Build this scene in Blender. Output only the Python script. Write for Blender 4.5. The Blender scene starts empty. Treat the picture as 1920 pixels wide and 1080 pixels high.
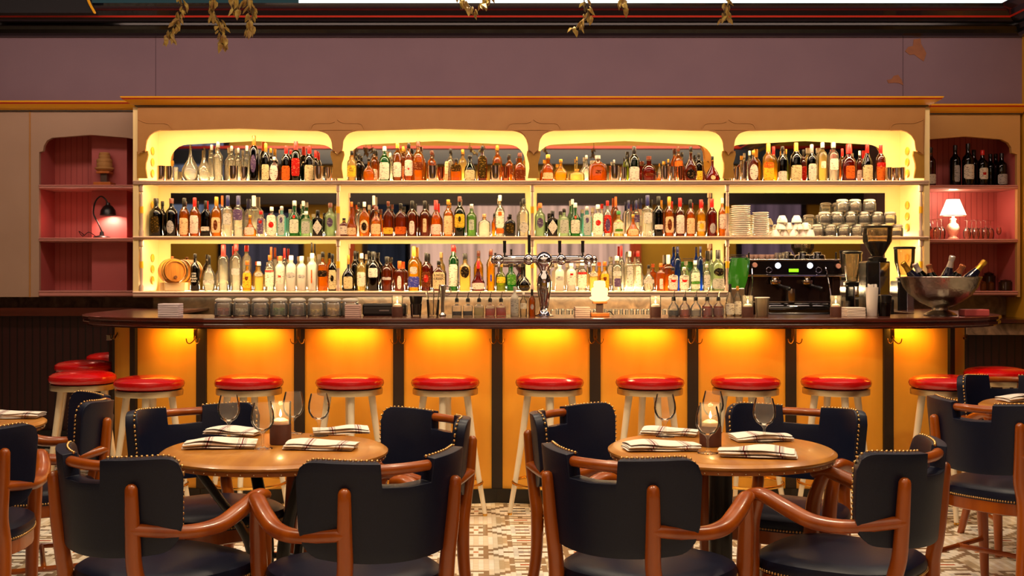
import bpy, bmesh, math, random
from mathutils import Vector, Matrix
random.seed(7)
PI = math.pi
F, VX, VY, H = 2167.0, 897.0, 516.0, 1.34      # focal length and principal point (1920 x 1080 frame), eye height

# ---------------------------------------------------------------- camera, world, lights, exposure
C = bpy.context.scene.collection
scn = bpy.context.scene
cam_d = bpy.data.cameras.new('camera'); cam = bpy.data.objects.new('camera', cam_d); C.objects.link(cam)
cam.location = (0, 0, H); cam.rotation_euler = (PI/2, 0, 0)
cam_d.sensor_width = 36; cam_d.lens = 36*F/1920
cam_d.shift_x = (960-VX)/1920; cam_d.shift_y = -(540-VY)/1920
cam_d.clip_start = .05; cam_d.clip_end = 60
scn.camera = cam
scn.view_settings.view_transform = 'Standard'; scn.view_settings.look = 'None'
scn.view_settings.gamma = 1; scn.view_settings.use_curve_mapping = False
scn.view_settings.exposure = 0.45
w = bpy.data.worlds.new('world'); scn.world = w; w.use_nodes = True
w.node_tree.nodes['Background'].inputs[0].default_value = (.35, .42, .6, 1)
w.node_tree.nodes['Background'].inputs[1].default_value = .3
cy = scn.cycles
cy.use_denoising = True
cy.max_bounces = 8; cy.diffuse_bounces = 3; cy.glossy_bounces = 4; cy.transmission_bounces = 6; cy.transparent_max_bounces = 28
cy.caustics_reflective = False; cy.caustics_refractive = False
cy.sample_clamp_indirect = 4.0

def s2l(c): return tuple(((v/255)/12.92 if v/255 <= .04045 else ((v/255+.055)/1.055)**2.4) for v in c)
def area(name, loc, size, power, color=(1, .62, .28), rot=(0, 0, 0), spread=PI):
    l = bpy.data.lights.new(name, 'AREA'); l.shape = 'RECTANGLE'; l.size, l.size_y = size
    l.energy = power; l.color = color; l.spread = spread
    o = bpy.data.objects.new(name, l); o.location = loc; o.rotation_euler = rot; C.objects.link(o); return o
def point(name, loc, power, color=(1, .62, .28), r=.02):
    l = bpy.data.lights.new(name, 'POINT'); l.energy = power; l.color = color; l.shadow_soft_size = r
    o = bpy.data.objects.new(name, l); o.location = loc; C.objects.link(o); return o
def spot(name, loc, target, power, color, ang, r=.05, blend=.7):
    l = bpy.data.lights.new(name, 'SPOT'); l.energy = power; l.color = color; l.spot_size = math.radians(ang)
    l.spot_blend = blend; l.shadow_soft_size = r
    o = bpy.data.objects.new(name, l); o.location = loc
    o.rotation_euler = (Vector(target)-Vector(loc)).to_track_quat('-Z', 'Y').to_euler(); C.objects.link(o); return o
WARM = (1, .63, .27); LED = (1, .70, .35); AMB = (1, .82, .57)
# light strips under each back-bar shelf, behind its front lip, and behind the arched fascia
for k, zz in enumerate((2.43, 2.0145, 1.6035)):
    for b in range(4):
        x = (-1.78, -.32, 1.13, 2.58)[b]
        area('shelf_strip', (x, 8.545, zz), (1.36, .04), (13, 8.5, 8.5)[k], LED, (math.radians(16), 0, 0))
# light ropes lying behind the bottles at the back of each shelf
for z in (2.052, 1.642, 1.236):
    for b in range(4):
        x = (-1.78, -.32, 1.13, 2.58)[b]
        area('rear_strip', (x, 8.845, z), (1.3, .014), 4.6, LED, (math.radians(-120), 0, 0))
for b in range(4):
    area('under_shelf_lamp', ((-1.7, -.32, 1.13, 2.4)[b], 8.60, 1.168), (1.3, .03), (1.5, 8, 10, 6)[b], LED, (math.radians(15), 0, 0))
# lamps under the counter overhang, one above each panel
for px, dd in ((315, 6.80), (470, 6.72), (655, 6.72), (840, 6.72), (1024, 6.72), (1208, 6.72), (1390, 6.72), (1572, 6.72), (1725, 6.80)):
    area('counter_lamp', ((px-VX)*dd/F, dd, 1.028), (.34, .02), 1.3, (1, .42, .035), (math.radians(14), 0, 0))
# ceiling lamps of the dining room (out of frame)
for x, y, p in ((-.7, 3.6, 26), (.85, 3.6, 26), (-2.4, 4.4, 16), (2.7, 4.6, 20), (.1, 5.6, 24), (-2.2, 6.6, 8), (2.6, 6.2, 14)):
    spot('ceiling_spot', (x, y, 3.45), (x, y+.1, 0), p*3.4, AMB, 110, .08)
for x in (-2.0, -.4, 1.2, 2.8):
    spot('bar_spot', (x, 6.3, 3.5), (x, 7.1, 1.0), 75, (1, .68, .38), 70, .06)
area('rear_wall_fill', (0, .4, 3.5), (8, .3), 90, (1, .74, .46), (math.radians(-35), 0, 0))  # added fill light, no fixture: brightens the rear wall reflected in the mirrors
area('room_glow', (0, 3.2, 3.5), (6, 4), 80, (1, .72, .47))
area('wall_wash', (0, 6.9, 3.50), (8.5, .3), 70, (1, .70, .56), (math.radians(35), 0, 0))

def P(px, py, d): return Vector(((px-VX)*d/F, d, H-(py-VY)*d/F))
def X(px, d): return (px-VX)*d/F
def Z(py, d): return H-(py-VY)*d/F

# ---------------------------------------------------------------- materials
MATS = {}
def mat(name, col=(200, 200, 200), rough=.5, metal=0, **k):
    if name in MATS: return MATS[name]
    m = bpy.data.materials.new(name); m.use_nodes = True; MATS[name] = m
    b = m.node_tree.nodes['Principled BSDF']
    b.inputs['Base Color'].default_value = (*s2l(col), 1)
    b.inputs['Roughness'].default_value = rough; b.inputs['Metallic'].default_value = metal
    for a, v in k.items():
        b.inputs[{'coat': 'Coat Weight', 'coatr': 'Coat Roughness', 'trans': 'Transmission Weight', 'ior': 'IOR', 'sheen': 'Sheen Weight', 'sss': 'Subsurface Weight', 'alpha': 'Alpha'}[a]].default_value = v
    return m
def nt(m): return m.node_tree.nodes, m.node_tree.links
def emis(name, col, s):
    if name in MATS: return MATS[name]
    m = bpy.data.materials.new(name); m.use_nodes = True; MATS[name] = m
    n, l = nt(m); n.clear(); o = n.new('ShaderNodeOutputMaterial'); e = n.new('ShaderNodeEmission')
    e.inputs[0].default_value = (*s2l(col), 1); e.inputs[1].default_value = s; l.new(e.outputs[0], o.inputs[0]); return m
def ramp(n, stops, interp='LINEAR'):
    r = n.new('ShaderNodeValToRGB'); r.color_ramp.interpolation = interp; e = r.color_ramp.elements
    while len(e) > 1: e.remove(e[-1])
    e[0].position = stops[0][0]; e[0].color = (*s2l(stops[0][1]), 1)
    for p, c in stops[1:]:
        q = e.new(p); q.color = (*s2l(c), 1)
    return r
def noisy(name, c1, c2, scale=(1, 1, 1), ns=5, rough=.5, bump=0, det=6, coords='Object', metal=0, dist=0, **k):
    if name in MATS: return MATS[name]
    m = mat(name, c1, rough, metal, **k); n, l = nt(m)
    tc = n.new('ShaderNodeTexCoord'); mp = n.new('ShaderNodeMapping'); mp.inputs['Scale'].default_value = scale
    nz = n.new('ShaderNodeTexNoise'); nz.inputs['Scale'].default_value = ns; nz.inputs['Detail'].default_value = det; nz.inputs['Distortion'].default_value = dist
    l.new(tc.outputs[coords], mp.inputs[0]); l.new(mp.outputs[0], nz.inputs[0])
    r = ramp(n, [(.3, c1), (.7, c2)]); l.new(nz.outputs[0], r.inputs[0]); l.new(r.outputs[0], n['Principled BSDF'].inputs['Base Color'])
    if bump:
        bp = n.new('ShaderNodeBump'); bp.inputs['Strength'].default_value = bump; bp.inputs['Distance'].default_value = .01
        l.new(nz.outputs[0], bp.inputs['Height']); l.new(bp.outputs[0], n['Principled BSDF'].inputs['Normal'])
    return m
def lined(name, c1, c2, axis=0, freq=60, width=.1, rough=.5, **k):
    """boards: thin dark grooves repeating along one axis"""
    if name in MATS: return MATS[name]
    m = mat(name, c1, rough, **k); n, l = nt(m)
    tc = n.new('ShaderNodeTexCoord'); sp = n.new('ShaderNodeSeparateXYZ'); l.new(tc.outputs['Object'], sp.inputs[0])
    mu = n.new('ShaderNodeMath'); mu.operation = 'MULTIPLY'; mu.inputs[1].default_value = freq; l.new(sp.outputs[axis], mu.inputs[0])
    fr = n.new('ShaderNodeMath'); fr.operation = 'FRACT'; l.new(mu.outputs[0], fr.inputs[0])
    lt = n.new('ShaderNodeMath'); lt.operation = 'LESS_THAN'; lt.inputs[1].default_value = width; l.new(fr.outputs[0], lt.inputs[0])
    nz = n.new('ShaderNodeTexNoise'); nz.inputs['Scale'].default_value = 3; l.new(tc.outputs['Object'], nz.inputs[0])
    mx = n.new('ShaderNodeMix'); mx.data_type = 'RGBA'; mx.inputs[6].default_value = (*s2l(c1), 1); mx.inputs[7].default_value = (*s2l(c2), 1)
    l.new(lt.outputs[0], mx.inputs[0]); l.new(mx.outputs[2], n['Principled BSDF'].inputs['Base Color'])
    bp = n.new('ShaderNodeBump'); bp.invert = True; bp.inputs['Strength'].default_value = .6; bp.inputs['Distance'].default_value = .004
    l.new(lt.outputs[0], bp.inputs['Height']); l.new(bp.outputs[0], n['Principled BSDF'].inputs['Normal'])
    return m
def liquid(name, col, scat=.25, gloss=.05, ior=1.45, dif=.18):
    """filled coloured glass: tinted see-through, a little scattering, a sharp surface reflection"""
    if name in MATS: return MATS[name]
    m = bpy.data.materials.new(name); m.use_nodes = True; MATS[name] = m
    n, l = nt(m); n.clear(); o = n.new('ShaderNodeOutputMaterial')
    c = (*s2l(col), 1)
    t = n.new('ShaderNodeBsdfTransparent'); t.inputs[0].default_value = c
    tl = n.new('ShaderNodeBsdfTranslucent'); tl.inputs[0].default_value = c
    g = n.new('ShaderNodeBsdfGlossy'); g.inputs[0].default_value = (1, 1, 1, 1); g.inputs['Roughness'].default_value = gloss
    f = n.new('ShaderNodeFresnel'); f.inputs[0].default_value = ior
    df = n.new('ShaderNodeBsdfDiffuse'); df.inputs[0].default_value = c; sc = n.new('ShaderNodeMixShader'); sc.inputs[0].default_value = dif; l.new(tl.outputs[0], sc.inputs[1]); l.new(df.outputs[0], sc.inputs[2])
    a = n.new('ShaderNodeMixShader'); a.inputs[0].default_value = scat; l.new(t.outputs[0], a.inputs[1]); l.new(sc.outputs[0], a.inputs[2])
    b = n.new('ShaderNodeMixShader'); l.new(f.outputs[0], b.inputs[0]); l.new(a.outputs[0], b.inputs[1]); l.new(g.outputs[0], b.inputs[2])
    l.new(b.outputs[0], o.inputs[0]); return m
def paper(name, col, ink=None, lines=True):
    """printed label: paper that lets some light through, with rows of small print"""
    if name in MATS: return MATS[name]
    m = bpy.data.materials.new(name); m.use_nodes = True; MATS[name] = m
    n, l = nt(m); n.clear(); o = n.new('ShaderNodeOutputMaterial')
    d = n.new('ShaderNodeBsdfDiffuse'); t = n.new('ShaderNodeBsdfTranslucent'); x = n.new('ShaderNodeMixShader'); x.inputs[0].default_value = .4
    l.new(d.outputs[0], x.inputs[1]); l.new(t.outputs[0], x.inputs[2]); l.new(x.outputs[0], o.inputs[0])
    d.inputs[0].default_value = t.inputs[0].default_value = (*s2l(col), 1)
    if ink:
        tc = n.new('ShaderNodeTexCoord'); mp = n.new('ShaderNodeMapping'); mp.inputs['Scale'].default_value = (60, 60, 150) if lines else (45, 45, 45)
        nz = n.new('ShaderNodeTexNoise'); nz.inputs['Scale'].default_value = 1.; nz.inputs['Detail'].default_value = 2
        l.new(tc.outputs['Object'], mp.inputs[0]); l.new(mp.outputs[0], nz.inputs[0])
        mid = tuple((a*.45+b*.55) for a, b in zip(col, ink)); r = ramp(n, [(0, col), (.60, mid)], 'CONSTANT'); l.new(nz.outputs[0], r.inputs[0])
        l.new(r.outputs[0], d.inputs[0]); l.new(r.outputs[0], t.inputs[0])
    return m

WOODC = noisy('honey_wood', (128, 54, 2), (164, 80, 5), (1, 1, .12), 14, .3, coat=.25, coatr=.12)
TABLEW = noisy('oak_tabletop', (156, 94, 28), (190, 128, 48), (1, .06, 1), 16, .34, coat=.3, coatr=.15)
RIMW = noisy('oak_rim', (150, 84, 34), (178, 106, 48), (1, 1, 1), 12, .3, coat=.4)
LEATH = noisy('navy_leather', (9, 15, 36), (13, 20, 44), (1, 1, 1), 220, .42, .05)
LEATH.node_tree.nodes['Principled BSDF'].inputs['Specular IOR Level'].default_value = .32
RED = noisy('red_vinyl', (178, 6, 8), (190, 10, 10), (1, 1, 1), 60, .24, .04, coat=.5, coatr=.12)
BRASS = mat('brass', (214, 160, 70), .25, 1)
PALEB = mat('pale_brass', (196, 178, 146), .3, 1)
NAIL = mat('antique_nail', (206, 164, 104), .3, 1)
CREAMLEG = mat('cream_paint', (236, 220, 190), .35)
CHROME = mat('chrome', (215, 215, 220), .06, 1)
STEEL = mat('brushed_steel', (176, 172, 166), .22, 1)
HAMMER = noisy('hammered_steel', (160, 150, 136), (186, 174, 158), (1, 1, 1), 30, .26, .5, metal=1)
BLACK = mat('black_metal', (14, 13, 13), .35)
BLACKP = mat('black_plastic', (16, 14, 14), .3)
DKWOOD = noisy('mahogany', (58, 22, 14), (80, 34, 20), (.08, 1, 1), 18, .25, coat=.5, coatr=.15)
MAPLE = noisy('maple_panel', (236, 164, 44), (244, 176, 56), (1, 1, .18), 9, .42)
ESPR = noisy('dark_strip', (30, 19, 10), (40, 26, 13), (1, 1, .2), 10, .5)
CAB = noisy('cabinet_cream', (172, 122, 64), (178, 129, 70), (1, 1, 1), 8, .34, .05)
CABIN = noisy('cabinet_yellow', (250, 226, 160), (246, 222, 150), (1, 1, 1), 6, .5)
SHELFP = mat('shelf_paint', (196, 166, 142), .32)
GOLDP = mat('gold_paint', (240, 176, 34), .32)
OLIVE = noisy('ochre_bracket', (168, 122, 34), (178, 130, 40), (1, 1, 1), 20, .45)
REDP = mat('red_line', (186, 40, 18), .35)
DKLINE = mat('dark_line', (54, 50, 44), .4)
MIRROR = mat('mirror_glass', (232, 226, 214), .02, 1)
ROSE = lined('rose_beadboard', (186, 92, 86), (150, 66, 62), 0, 22, .12, .5)
ROSEP = noisy('rose_paint', (182, 92, 90), (176, 86, 84), (1, 1, 1), 6, .5)
WAINS = lined('dark_red_wainscot', (44, 12, 10), (16, 4, 4), 0, 17, .2, .4)
MARBLE = noisy('marble', (92, 74, 60), (150, 120, 92), (1, 1, 1), 7, .2, 0, 8, dist=2)
GLASS = mat('clear_glass', (255, 255, 255), .01, trans=1, ior=1.25)
THIN = liquid('thin_clear', (248, 246, 240), .03)
WAX = mat('wax', (250, 236, 206), .4, sss=.3)
FLAME = emis('flame', (255, 214, 130), 14)
WHITE = mat('white_china', (246, 238, 222), .25, coat=.3)

# ---------------------------------------------------------------- mesh helpers
class MB:
    def __init__(s): s.b = bmesh.new(); s.mi = 0
    def _m(s, f):
        for x in f: x.material_index = s.mi
        return f
    def box(s, x0, x1, y0, y1, z0, z1, M=None):
        v = [s.b.verts.new(p) for p in ((x0, y0, z0), (x1, y0, z0), (x1, y1, z0), (x0, y1, z0), (x0, y0, z1), (x1, y0, z1), (x1, y1, z1), (x0, y1, z1))]
        if M:
            for q in v: q.co = M @ q.co
        s._m([s.b.faces.new([v[i] for i in f]) for f in ((3, 2, 1, 0), (4, 5, 6, 7), (0, 1, 5, 4), (1, 2, 6, 5), (2, 3, 7, 6), (3, 0, 4, 7))]); return s
    def rings(s, rs, cap0=True, cap1=True, closed=True):
        R = [[s.b.verts.new(p) for p in r] for r in rs]; n = len(R[0])
        for a, b in zip(R, R[1:]):
            for i in range(n if closed else n-1):
                j = (i+1) % n
                s._m([s.b.faces.new((a[i], a[j], b[j], b[i]))])
        if cap0: s._m([s.b.faces.new(R[0][::-1])])
        if cap1: s._m([s.b.faces.new(R[-1])])
        return s
    def lathe(s, prof, cx=0, cy_=0, z0=0, n=20, cap0=True, cap1=True, e=2, dr=1.0, M=None):
        """rings of (r, z); e = superellipse exponent, dr = depth ratio"""
        rs = []
        for r, z in prof:
            ring = []
            for i in range(n):
                a = 2*PI*(i+.5)/n; ca, sa = math.cos(a), math.sin(a)
                q = r/((abs(ca)**e+abs(sa)**e)**(1/e))
                p = Vector((cx+q*ca, cy_+q*sa*dr, z0+z)); ring.append(M @ p if M else p)
            rs.append(ring)
        return s.rings(rs, cap0, cap1)
    def tube(s, pts, rad, n=8, sub=4, flat=1.0, up=None, ends=True):
        pts = [Vector(p) for p in pts]; k = len(pts)
        if not isinstance(rad, (list, tuple)): rad = [rad]*k
        Q, Rr = [], []
        for i in range(k-1):
            p0, p1, p2, p3 = pts[max(i-1, 0)], pts[i], pts[i+1], pts[min(i+2, k-1)]
            for t in range(sub):
                u = t/sub
                Q.append(.5*((2*p1)+(-p0+p2)*u+(2*p0-5*p1+4*p2-p3)*u*u+(-p0+3*p1-3*p2+p3)*u**3)); Rr.append(rad[i]*(1-u)+rad[i+1]*u)
        Q.append(pts[-1]); Rr.append(rad[-1])
        nrm = None; rs = []
        for i, q in enumerate(Q):
            t = (Q[min(i+1, len(Q)-1)]-Q[max(i-1, 0)]).normalized()
            if nrm is None:
                nrm = Vector(up) if up else (Vector((0, 0, 1)) if abs(t.z) < .9 else Vector((0, 1, 0)))
            nrm = (nrm-t*nrm.dot(t)).normalized(); bn = t.cross(nrm)
            rs.append([q+(nrm*math.cos(2*PI*j/n)*flat+bn*math.sin(2*PI*j/n))*Rr[i] for j in range(n)])
        if ends:
            def cap(i, sgn):
                c = Q[i]; t = (Q[min(i+1, len(Q)-1)]-Q[max(i-1, 0)]).normalized()*sgn
                return [[c+(p-c)*f+t*Rr[i]*g for p in rs[i]] for f, g in ((.8, .45), (.4, .75))]
            a = cap(0, -1)[::-1]; b = cap(len(Q)-1, 1); rs = a+rs+b
        return s.rings(rs)
    def prism(s, pts, y0, y1):
        """pts: (x, z) outline, extruded from y0 (front) to y1"""
        a = [s.b.verts.new((x, y0, z)) for x, z in pts]; b = [s.b.verts.new((x, y1, z)) for x, z in pts]; n = len(pts)
        for i in range(n):
            j = (i+1) % n; s._m([s.b.faces.new((a[i], b[i], b[j], a[j]))])
        f = [s.b.faces.new(a), s.b.faces.new(b[::-1])]; s._m(f)
        for q in f: q.normal_update()
        bmesh.ops.triangulate(s.b, faces=f, quad_method='BEAUTY', ngon_method='EAR_CLIP'); return s
    def slab(s, pts, z0, z1):
        a = [s.b.verts.new((x, y, z0)) for x, y in pts]; b = [s.b.verts.new((x, y, z1)) for x, y in pts]; n = len(pts)
        for i in range(n):
            j = (i+1) % n; s._m([s.b.faces.new((a[i], a[j], b[j], b[i]))])
        f = [s.b.faces.new(a[::-1]), s.b.faces.new(b)]; s._m(f)
        for q in f: q.normal_update()
        bmesh.ops.triangulate(s.b, faces=f, quad_method='BEAUTY', ngon_method='EAR_CLIP'); return s
    def ball(s, c, r, seg=8, M=None, sc=(1, 1, 1)):
        q = bmesh.ops.create_uvsphere(s.b, u_segments=seg, v_segments=max(4, seg//2+1), radius=r)
        for v in q['verts']: v.co = Vector((v.co.x*sc[0], v.co.y*sc[1], v.co.z*sc[2]))+Vector(c)
        for v in q['verts']:
            for f in v.link_faces: f.material_index = s.mi
        return s
    def ring(s, R_, r, z, cx=0, cy_=0, n=36, m=8):
        rs = []
        for i in range(n+1):
            a = 2*PI*i/n
            rs.append([(cx+(R_+r*math.cos(2*PI*j/m))*math.cos(a), cy_+(R_+r*math.cos(2*PI*j/m))*math.sin(a), z+r*math.sin(2*PI*j/m)) for j in range(m)])
        s.rings(rs, False, False); return s
    def build(s, name, m, parent=None, smooth=False, loc=None, bevel=0, subsurf=0):
        bmesh.ops.remove_doubles(s.b, verts=s.b.verts[:], dist=1e-5)
        bmesh.ops.recalc_face_normals(s.b, faces=s.b.faces[:])
        me = bpy.data.meshes.new(name); s.b.to_mesh(me); s.b.free()
        for q in (m if isinstance(m, (list, tuple)) else [m]): me.materials.append(q)
        o = bpy.data.objects.new(name, me); C.objects.link(o)
        if smooth:
            me.polygons.foreach_set('use_smooth', [True]*len(me.polygons))
            try:
              if 'nail' not in name and 'stud' not in name: me.set_sharp_from_angle(angle=math.radians(38))
            except Exception: pass
        if parent: o.parent = parent
        if loc: o.location = loc
        if bevel:
            bv = o.modifiers.new('bevel', 'BEVEL'); bv.width = bevel; bv.segments = 2; bv.limit_method = 'ANGLE'
        if subsurf:
            ss = o.modifiers.new('sub', 'SUBSURF'); ss.levels = ss.render_levels = subsurf
        return o
LABELS = {}
def words(t): return len(t.split())
def tag(o, label, cat, group=None, kind=None):
    o['label'] = label; o['category'] = cat
    if group: o['group'] = group
    if kind: o['kind'] = kind
    if words(label) > 16 or words(label) < 4: print('LABEL LENGTH', words(label), label)
    if label in LABELS: print('LABEL TWICE', label)
    LABELS[label] = 1
    return o
def empty(name, loc=(0, 0, 0), rz=0):
    o = bpy.data.objects.new(name, None); o.empty_display_size = .1; o.location = loc; o.rotation_euler = (0, 0, rz); C.objects.link(o); return o
def thing(name, label, cat, loc=(0, 0, 0), rz=0, group=None): return tag(empty(name, loc, rz), label, cat, group)
def struct(o): o['kind'] = 'structure'; return o
KIDS = {}
def copy_tree(o, parent=None):
    c = o.copy(); C.objects.link(c)
    if parent: c.parent = parent
    for ch in [q for q in o.children]: copy_tree(ch, c)
    return c
def text(s, size, m, parent, loc, rot=(PI/2, 0, 0), name='lettering', ext=.0006, align='CENTER'):
    cu = bpy.data.curves.new(name, 'FONT'); cu.body = s; cu.size = size; cu.align_x = align; cu.align_y = 'CENTER'; cu.extrude = ext; cu.resolution_u = 2
    cu.materials.append(m); o = bpy.data.objects.new(name, cu); o.location = loc; o.rotation_euler = rot; C.objects.link(o)
    me = bpy.data.meshes.new_from_object(o); C.objects.unlink(o); bpy.data.objects.remove(o)
    q = bpy.data.objects.new(name, me); q.location = loc; q.rotation_euler = rot; C.objects.link(q)
    if parent: q.parent = parent
    return q
# ================================================================ THE SETTING
WL, WR, WB = -5.3, 4.21, 8.95            # left wall, right wall, plane of the back wall's face
def floor_mat():
    m = mat('mosaic_floor', (220, 200, 160), .22, 0, coat=.25, coatr=.15); n, l = nt(m)
    T, N = .02425, 20
    tc = n.new('ShaderNodeTexCoord'); sp = n.new('ShaderNodeSeparateXYZ'); l.new(tc.outputs['Object'], sp.inputs[0])
    def ma(op, a, b=None, c=None):
        q = n.new('ShaderNodeMath'); q.operation = op
        for i, v in enumerate((a, b, c)):
            if v is None: continue
            if isinstance(v, (int, float)): q.inputs[i].default_value = v
            else: l.new(v, q.inputs[i])
        return q.outputs[0]
    def cell(o, off):
        g = ma('MULTIPLY', ma('ADD', o, off), 1/T); fl = ma('FLOOR', g); fr = ma('SUBTRACT', g, fl)
        md = ma('MODULO', ma('ADD', fl, 4000), N); u = ma('ABSOLUTE', ma('SUBTRACT', md, N/2)); edge = ma('LESS_THAN', fr, .09)
        return fl, u, edge
    fx, u, ex = cell(sp.outputs[0], .255+.012); fy, v, ey = cell(sp.outputs[1], -5.592+.2425+.012)
    PAL = {'O': (196, 104, 50), 'W': (250, 246, 230), 'C': (236, 226, 200), 'G': (142, 124, 100), 'T': (196, 178, 144), 'D': (74, 58, 46), 'L': (212, 216, 208), 'B': (112, 112, 114), 'R': (180, 84, 56)}
    rows = ['OWGWWWDDLBB', 'WWGGWWWWLLW', 'WGGGGWWWLWW', 'WGGCGGWWLDD', 'WWGCCGGWWWW', 'GGGCCCGGWWW', 'CCCCCCCGGGG', 'CWCWCTCGCCG', 'CWCWCTTGGGG', 'CWCWCTTGWWW', 'CWCWCTTWWRR']
    un = ma('DIVIDE', ma('ADD', u, .5), 11.0); acc = None
    for k, row in enumerate(rows):
        stops = [(0, PAL[row[0]])]+[(j/11, PAL[row[j]]) for j in range(1, 11) if row[j] != row[j-1]]
        rr = ramp(n, stops, 'CONSTANT'); l.new(un, rr.inputs[0])
        if acc is None: acc = rr.outputs[0]; continue
        mq = n.new('ShaderNodeMix'); mq.data_type = 'RGBA'; l.new(ma('GREATER_THAN', v, k-.5), mq.inputs[0]); l.new(acc, mq.inputs[6]); l.new(rr.outputs[0], mq.inputs[7]); acc = mq.outputs[2]
    wn = n.new('ShaderNodeTexWhiteNoise'); wn.noise_dimensions = '2D'; cb = n.new('ShaderNodeCombineXYZ'); l.new(fx, cb.inputs[0]); l.new(fy, cb.inputs[1]); l.new(cb.outputs[0], wn.inputs[0])
    hs = n.new('ShaderNodeHueSaturation'); l.new(acc, hs.inputs['Color']); l.new(ma('ADD', ma('MULTIPLY', wn.outputs[0], .12), .93), hs.inputs['Value'])
    gr = ma('MAXIMUM', ex, ey)
    m3 = n.new('ShaderNodeMix'); m3.data_type = 'RGBA'; l.new(ma('MULTIPLY', gr, .3), m3.inputs[0]); l.new(hs.outputs[0], m3.inputs[6]); m3.inputs[7].default_value = (*s2l((150, 124, 90)), 1)
    l.new(m3.outputs[2], n['Principled BSDF'].inputs['Base Color'])
    return m
struct(MB().box(WL-.2, 6.2, -.8, 9.6, -.06, 0).build('floor', floor_mat()))
PURP = noisy('purple_wall', (124, 102, 116), (130, 107, 120), (1, 1, 1), 2.5, .75, .05)
YEL = noisy('yellow_wall', (206, 150, 30), (212, 158, 40), (1, 1, 1), 3, .6)
NAVY = mat('navy_gloss', (11, 15, 28), .22, coat=.4)
BLKG = mat('black_gloss', (7, 6, 7), .22, coat=.15)
PANEL = noisy('panel_cream', (172, 144, 120), (166, 138, 114), (1, 1, 1), 3, .5, .03)
zc = 3.62
struct(MB().box(WL-.2, 6.2, -.8, 8.35, zc, zc+.06).build('ceiling', mat('ceiling_dark', (60, 44, 40), .7)))
# back wall: purple field above the joinery, with the two alcoves left open below
zA = Z(257, WB)
b = MB().box(WL, WR, WB+.0, WB+.12, Z(196, WB), zc)
struct(b.build('wall_back', PURP))
struct(MB().box(WL, WR, 9.32, 9.4, 0, 2.75).build('wall_back_rear', YEL))
# peeled plaster patches on the purple wall
for nm, pts in (('plaster_patch', [(1697, 96), (1703, 88), (1712, 86), (1713, 74), (1726, 72), (1727, 82), (1733, 92), (1737, 100), (1732, 115), (1722, 108), (1714, 102), (1706, 103)]),
                ('plaster_patch', [(1663, 150), (1672, 148), (1676, 142), (1684, 140), (1691, 150), (1694, 160), (1686, 156), (1678, 155), (1666, 156)])):
    q = MB().prism([(X(a, 8.945), Z(c, 8.945)) for a, c in pts][::-1], 8.945, 8.949).build(nm, noisy('bare_plaster', (160, 104, 70), (140, 92, 68), (1, 1, 1), 20, .8))
    tag(q, 'larger tan peeled patch high on the purple wall' if pts[0][0] > 1680 else 'smaller tan peeled patch lower on the purple wall', 'wall patch')
# seams of the wall panels
for px in (292, 1693): struct(MB().box(X(px, WB)-.002, X(px, WB)+.002, WB-.002, WB, Z(185, WB), Z(66, WB)).build('trim_seam', mat('seam', (84, 66, 78), .8)))
# crown moulding, extruded along the wall and returned down the right wall
prof = [(8.94, Z(68, 8.9)), (8.90, Z(67, 8.9)), (8.87, Z(62, 8.87)), (8.86, Z(55, 8.86)), (8.84, Z(49, 8.84)), (8.82, Z(47, 8.82)), (8.82, Z(43, 8.82)), (8.77, Z(37, 8.77)), (8.75, Z(33, 8.75)), (8.74, Z(32.6, 8.74))]
prof2 = [(8.74, Z(32.6, 8.74)), (8.735, Z(29, 8.735))]
prof3 = [(8.735, Z(29, 8.735)), (8.70, Z(20, 8.70)), (8.62, Z(12, 8.62)), (8.60, Z(5.5, 8.60)), (8.94, Z(5.0, 8.60))]
def crown(name, pr, m):
    rs = []
    for (x, yy) in ((WL, None), (0, 'c'), (0, 'e')):
        ring = []
        for y, z in pr:
            off = 8.95-y
            if yy is None: ring.append((WL, y, z))
            elif yy == 'c': ring.append((WR-off*.9, y, z))
            else: ring.append((WR-off*.9, .0, z))
        rs.append(ring)
    struct(MB().rings(rs, False, False, closed=False).build(name, m))
crown('trim_crown_black', prof, BLKG); crown('trim_crown_red', prof2, REDP); crown('trim_crown_navy', prof3, NAVY)
# daylight seen above the moulding, and a dark panel left of it
zt = Z(5.0, 8.60)
struct(MB().box(X(560, 8.93), X(1893, 8.93), 8.93, 8.945, zt+.01, zc).build('window_1', emis('skylight', (240, 246, 244), 1.3)))
struct(MB().box(WL, X(560, 8.93), 8.93, 8.945, zt+.01, zc).build('window_2', emis('skylight_dim', (70, 96, 96), .25)))
# soffit beam end at the top left
struct(MB().prism([(X(-60, 8.4), 3.62), (X(-60, 8.4), Z(24, 8.5)), (X(178, 8.5), Z(24, 8.5)), (X(165, 8.5), Z(0, 8.5)), (X(160, 8.5), 3.62)], 8.5, 8.59).build('trim_soffit', mat('soffit_dark', (5, 7, 14), .8)))
MB().build
q = MB().tube([P(163, -6, 8.49), P(170, 10, 8.49), P(178, 24, 8.49)], .010, 6).build('trim_bead', GOLDP); struct(q)
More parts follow.
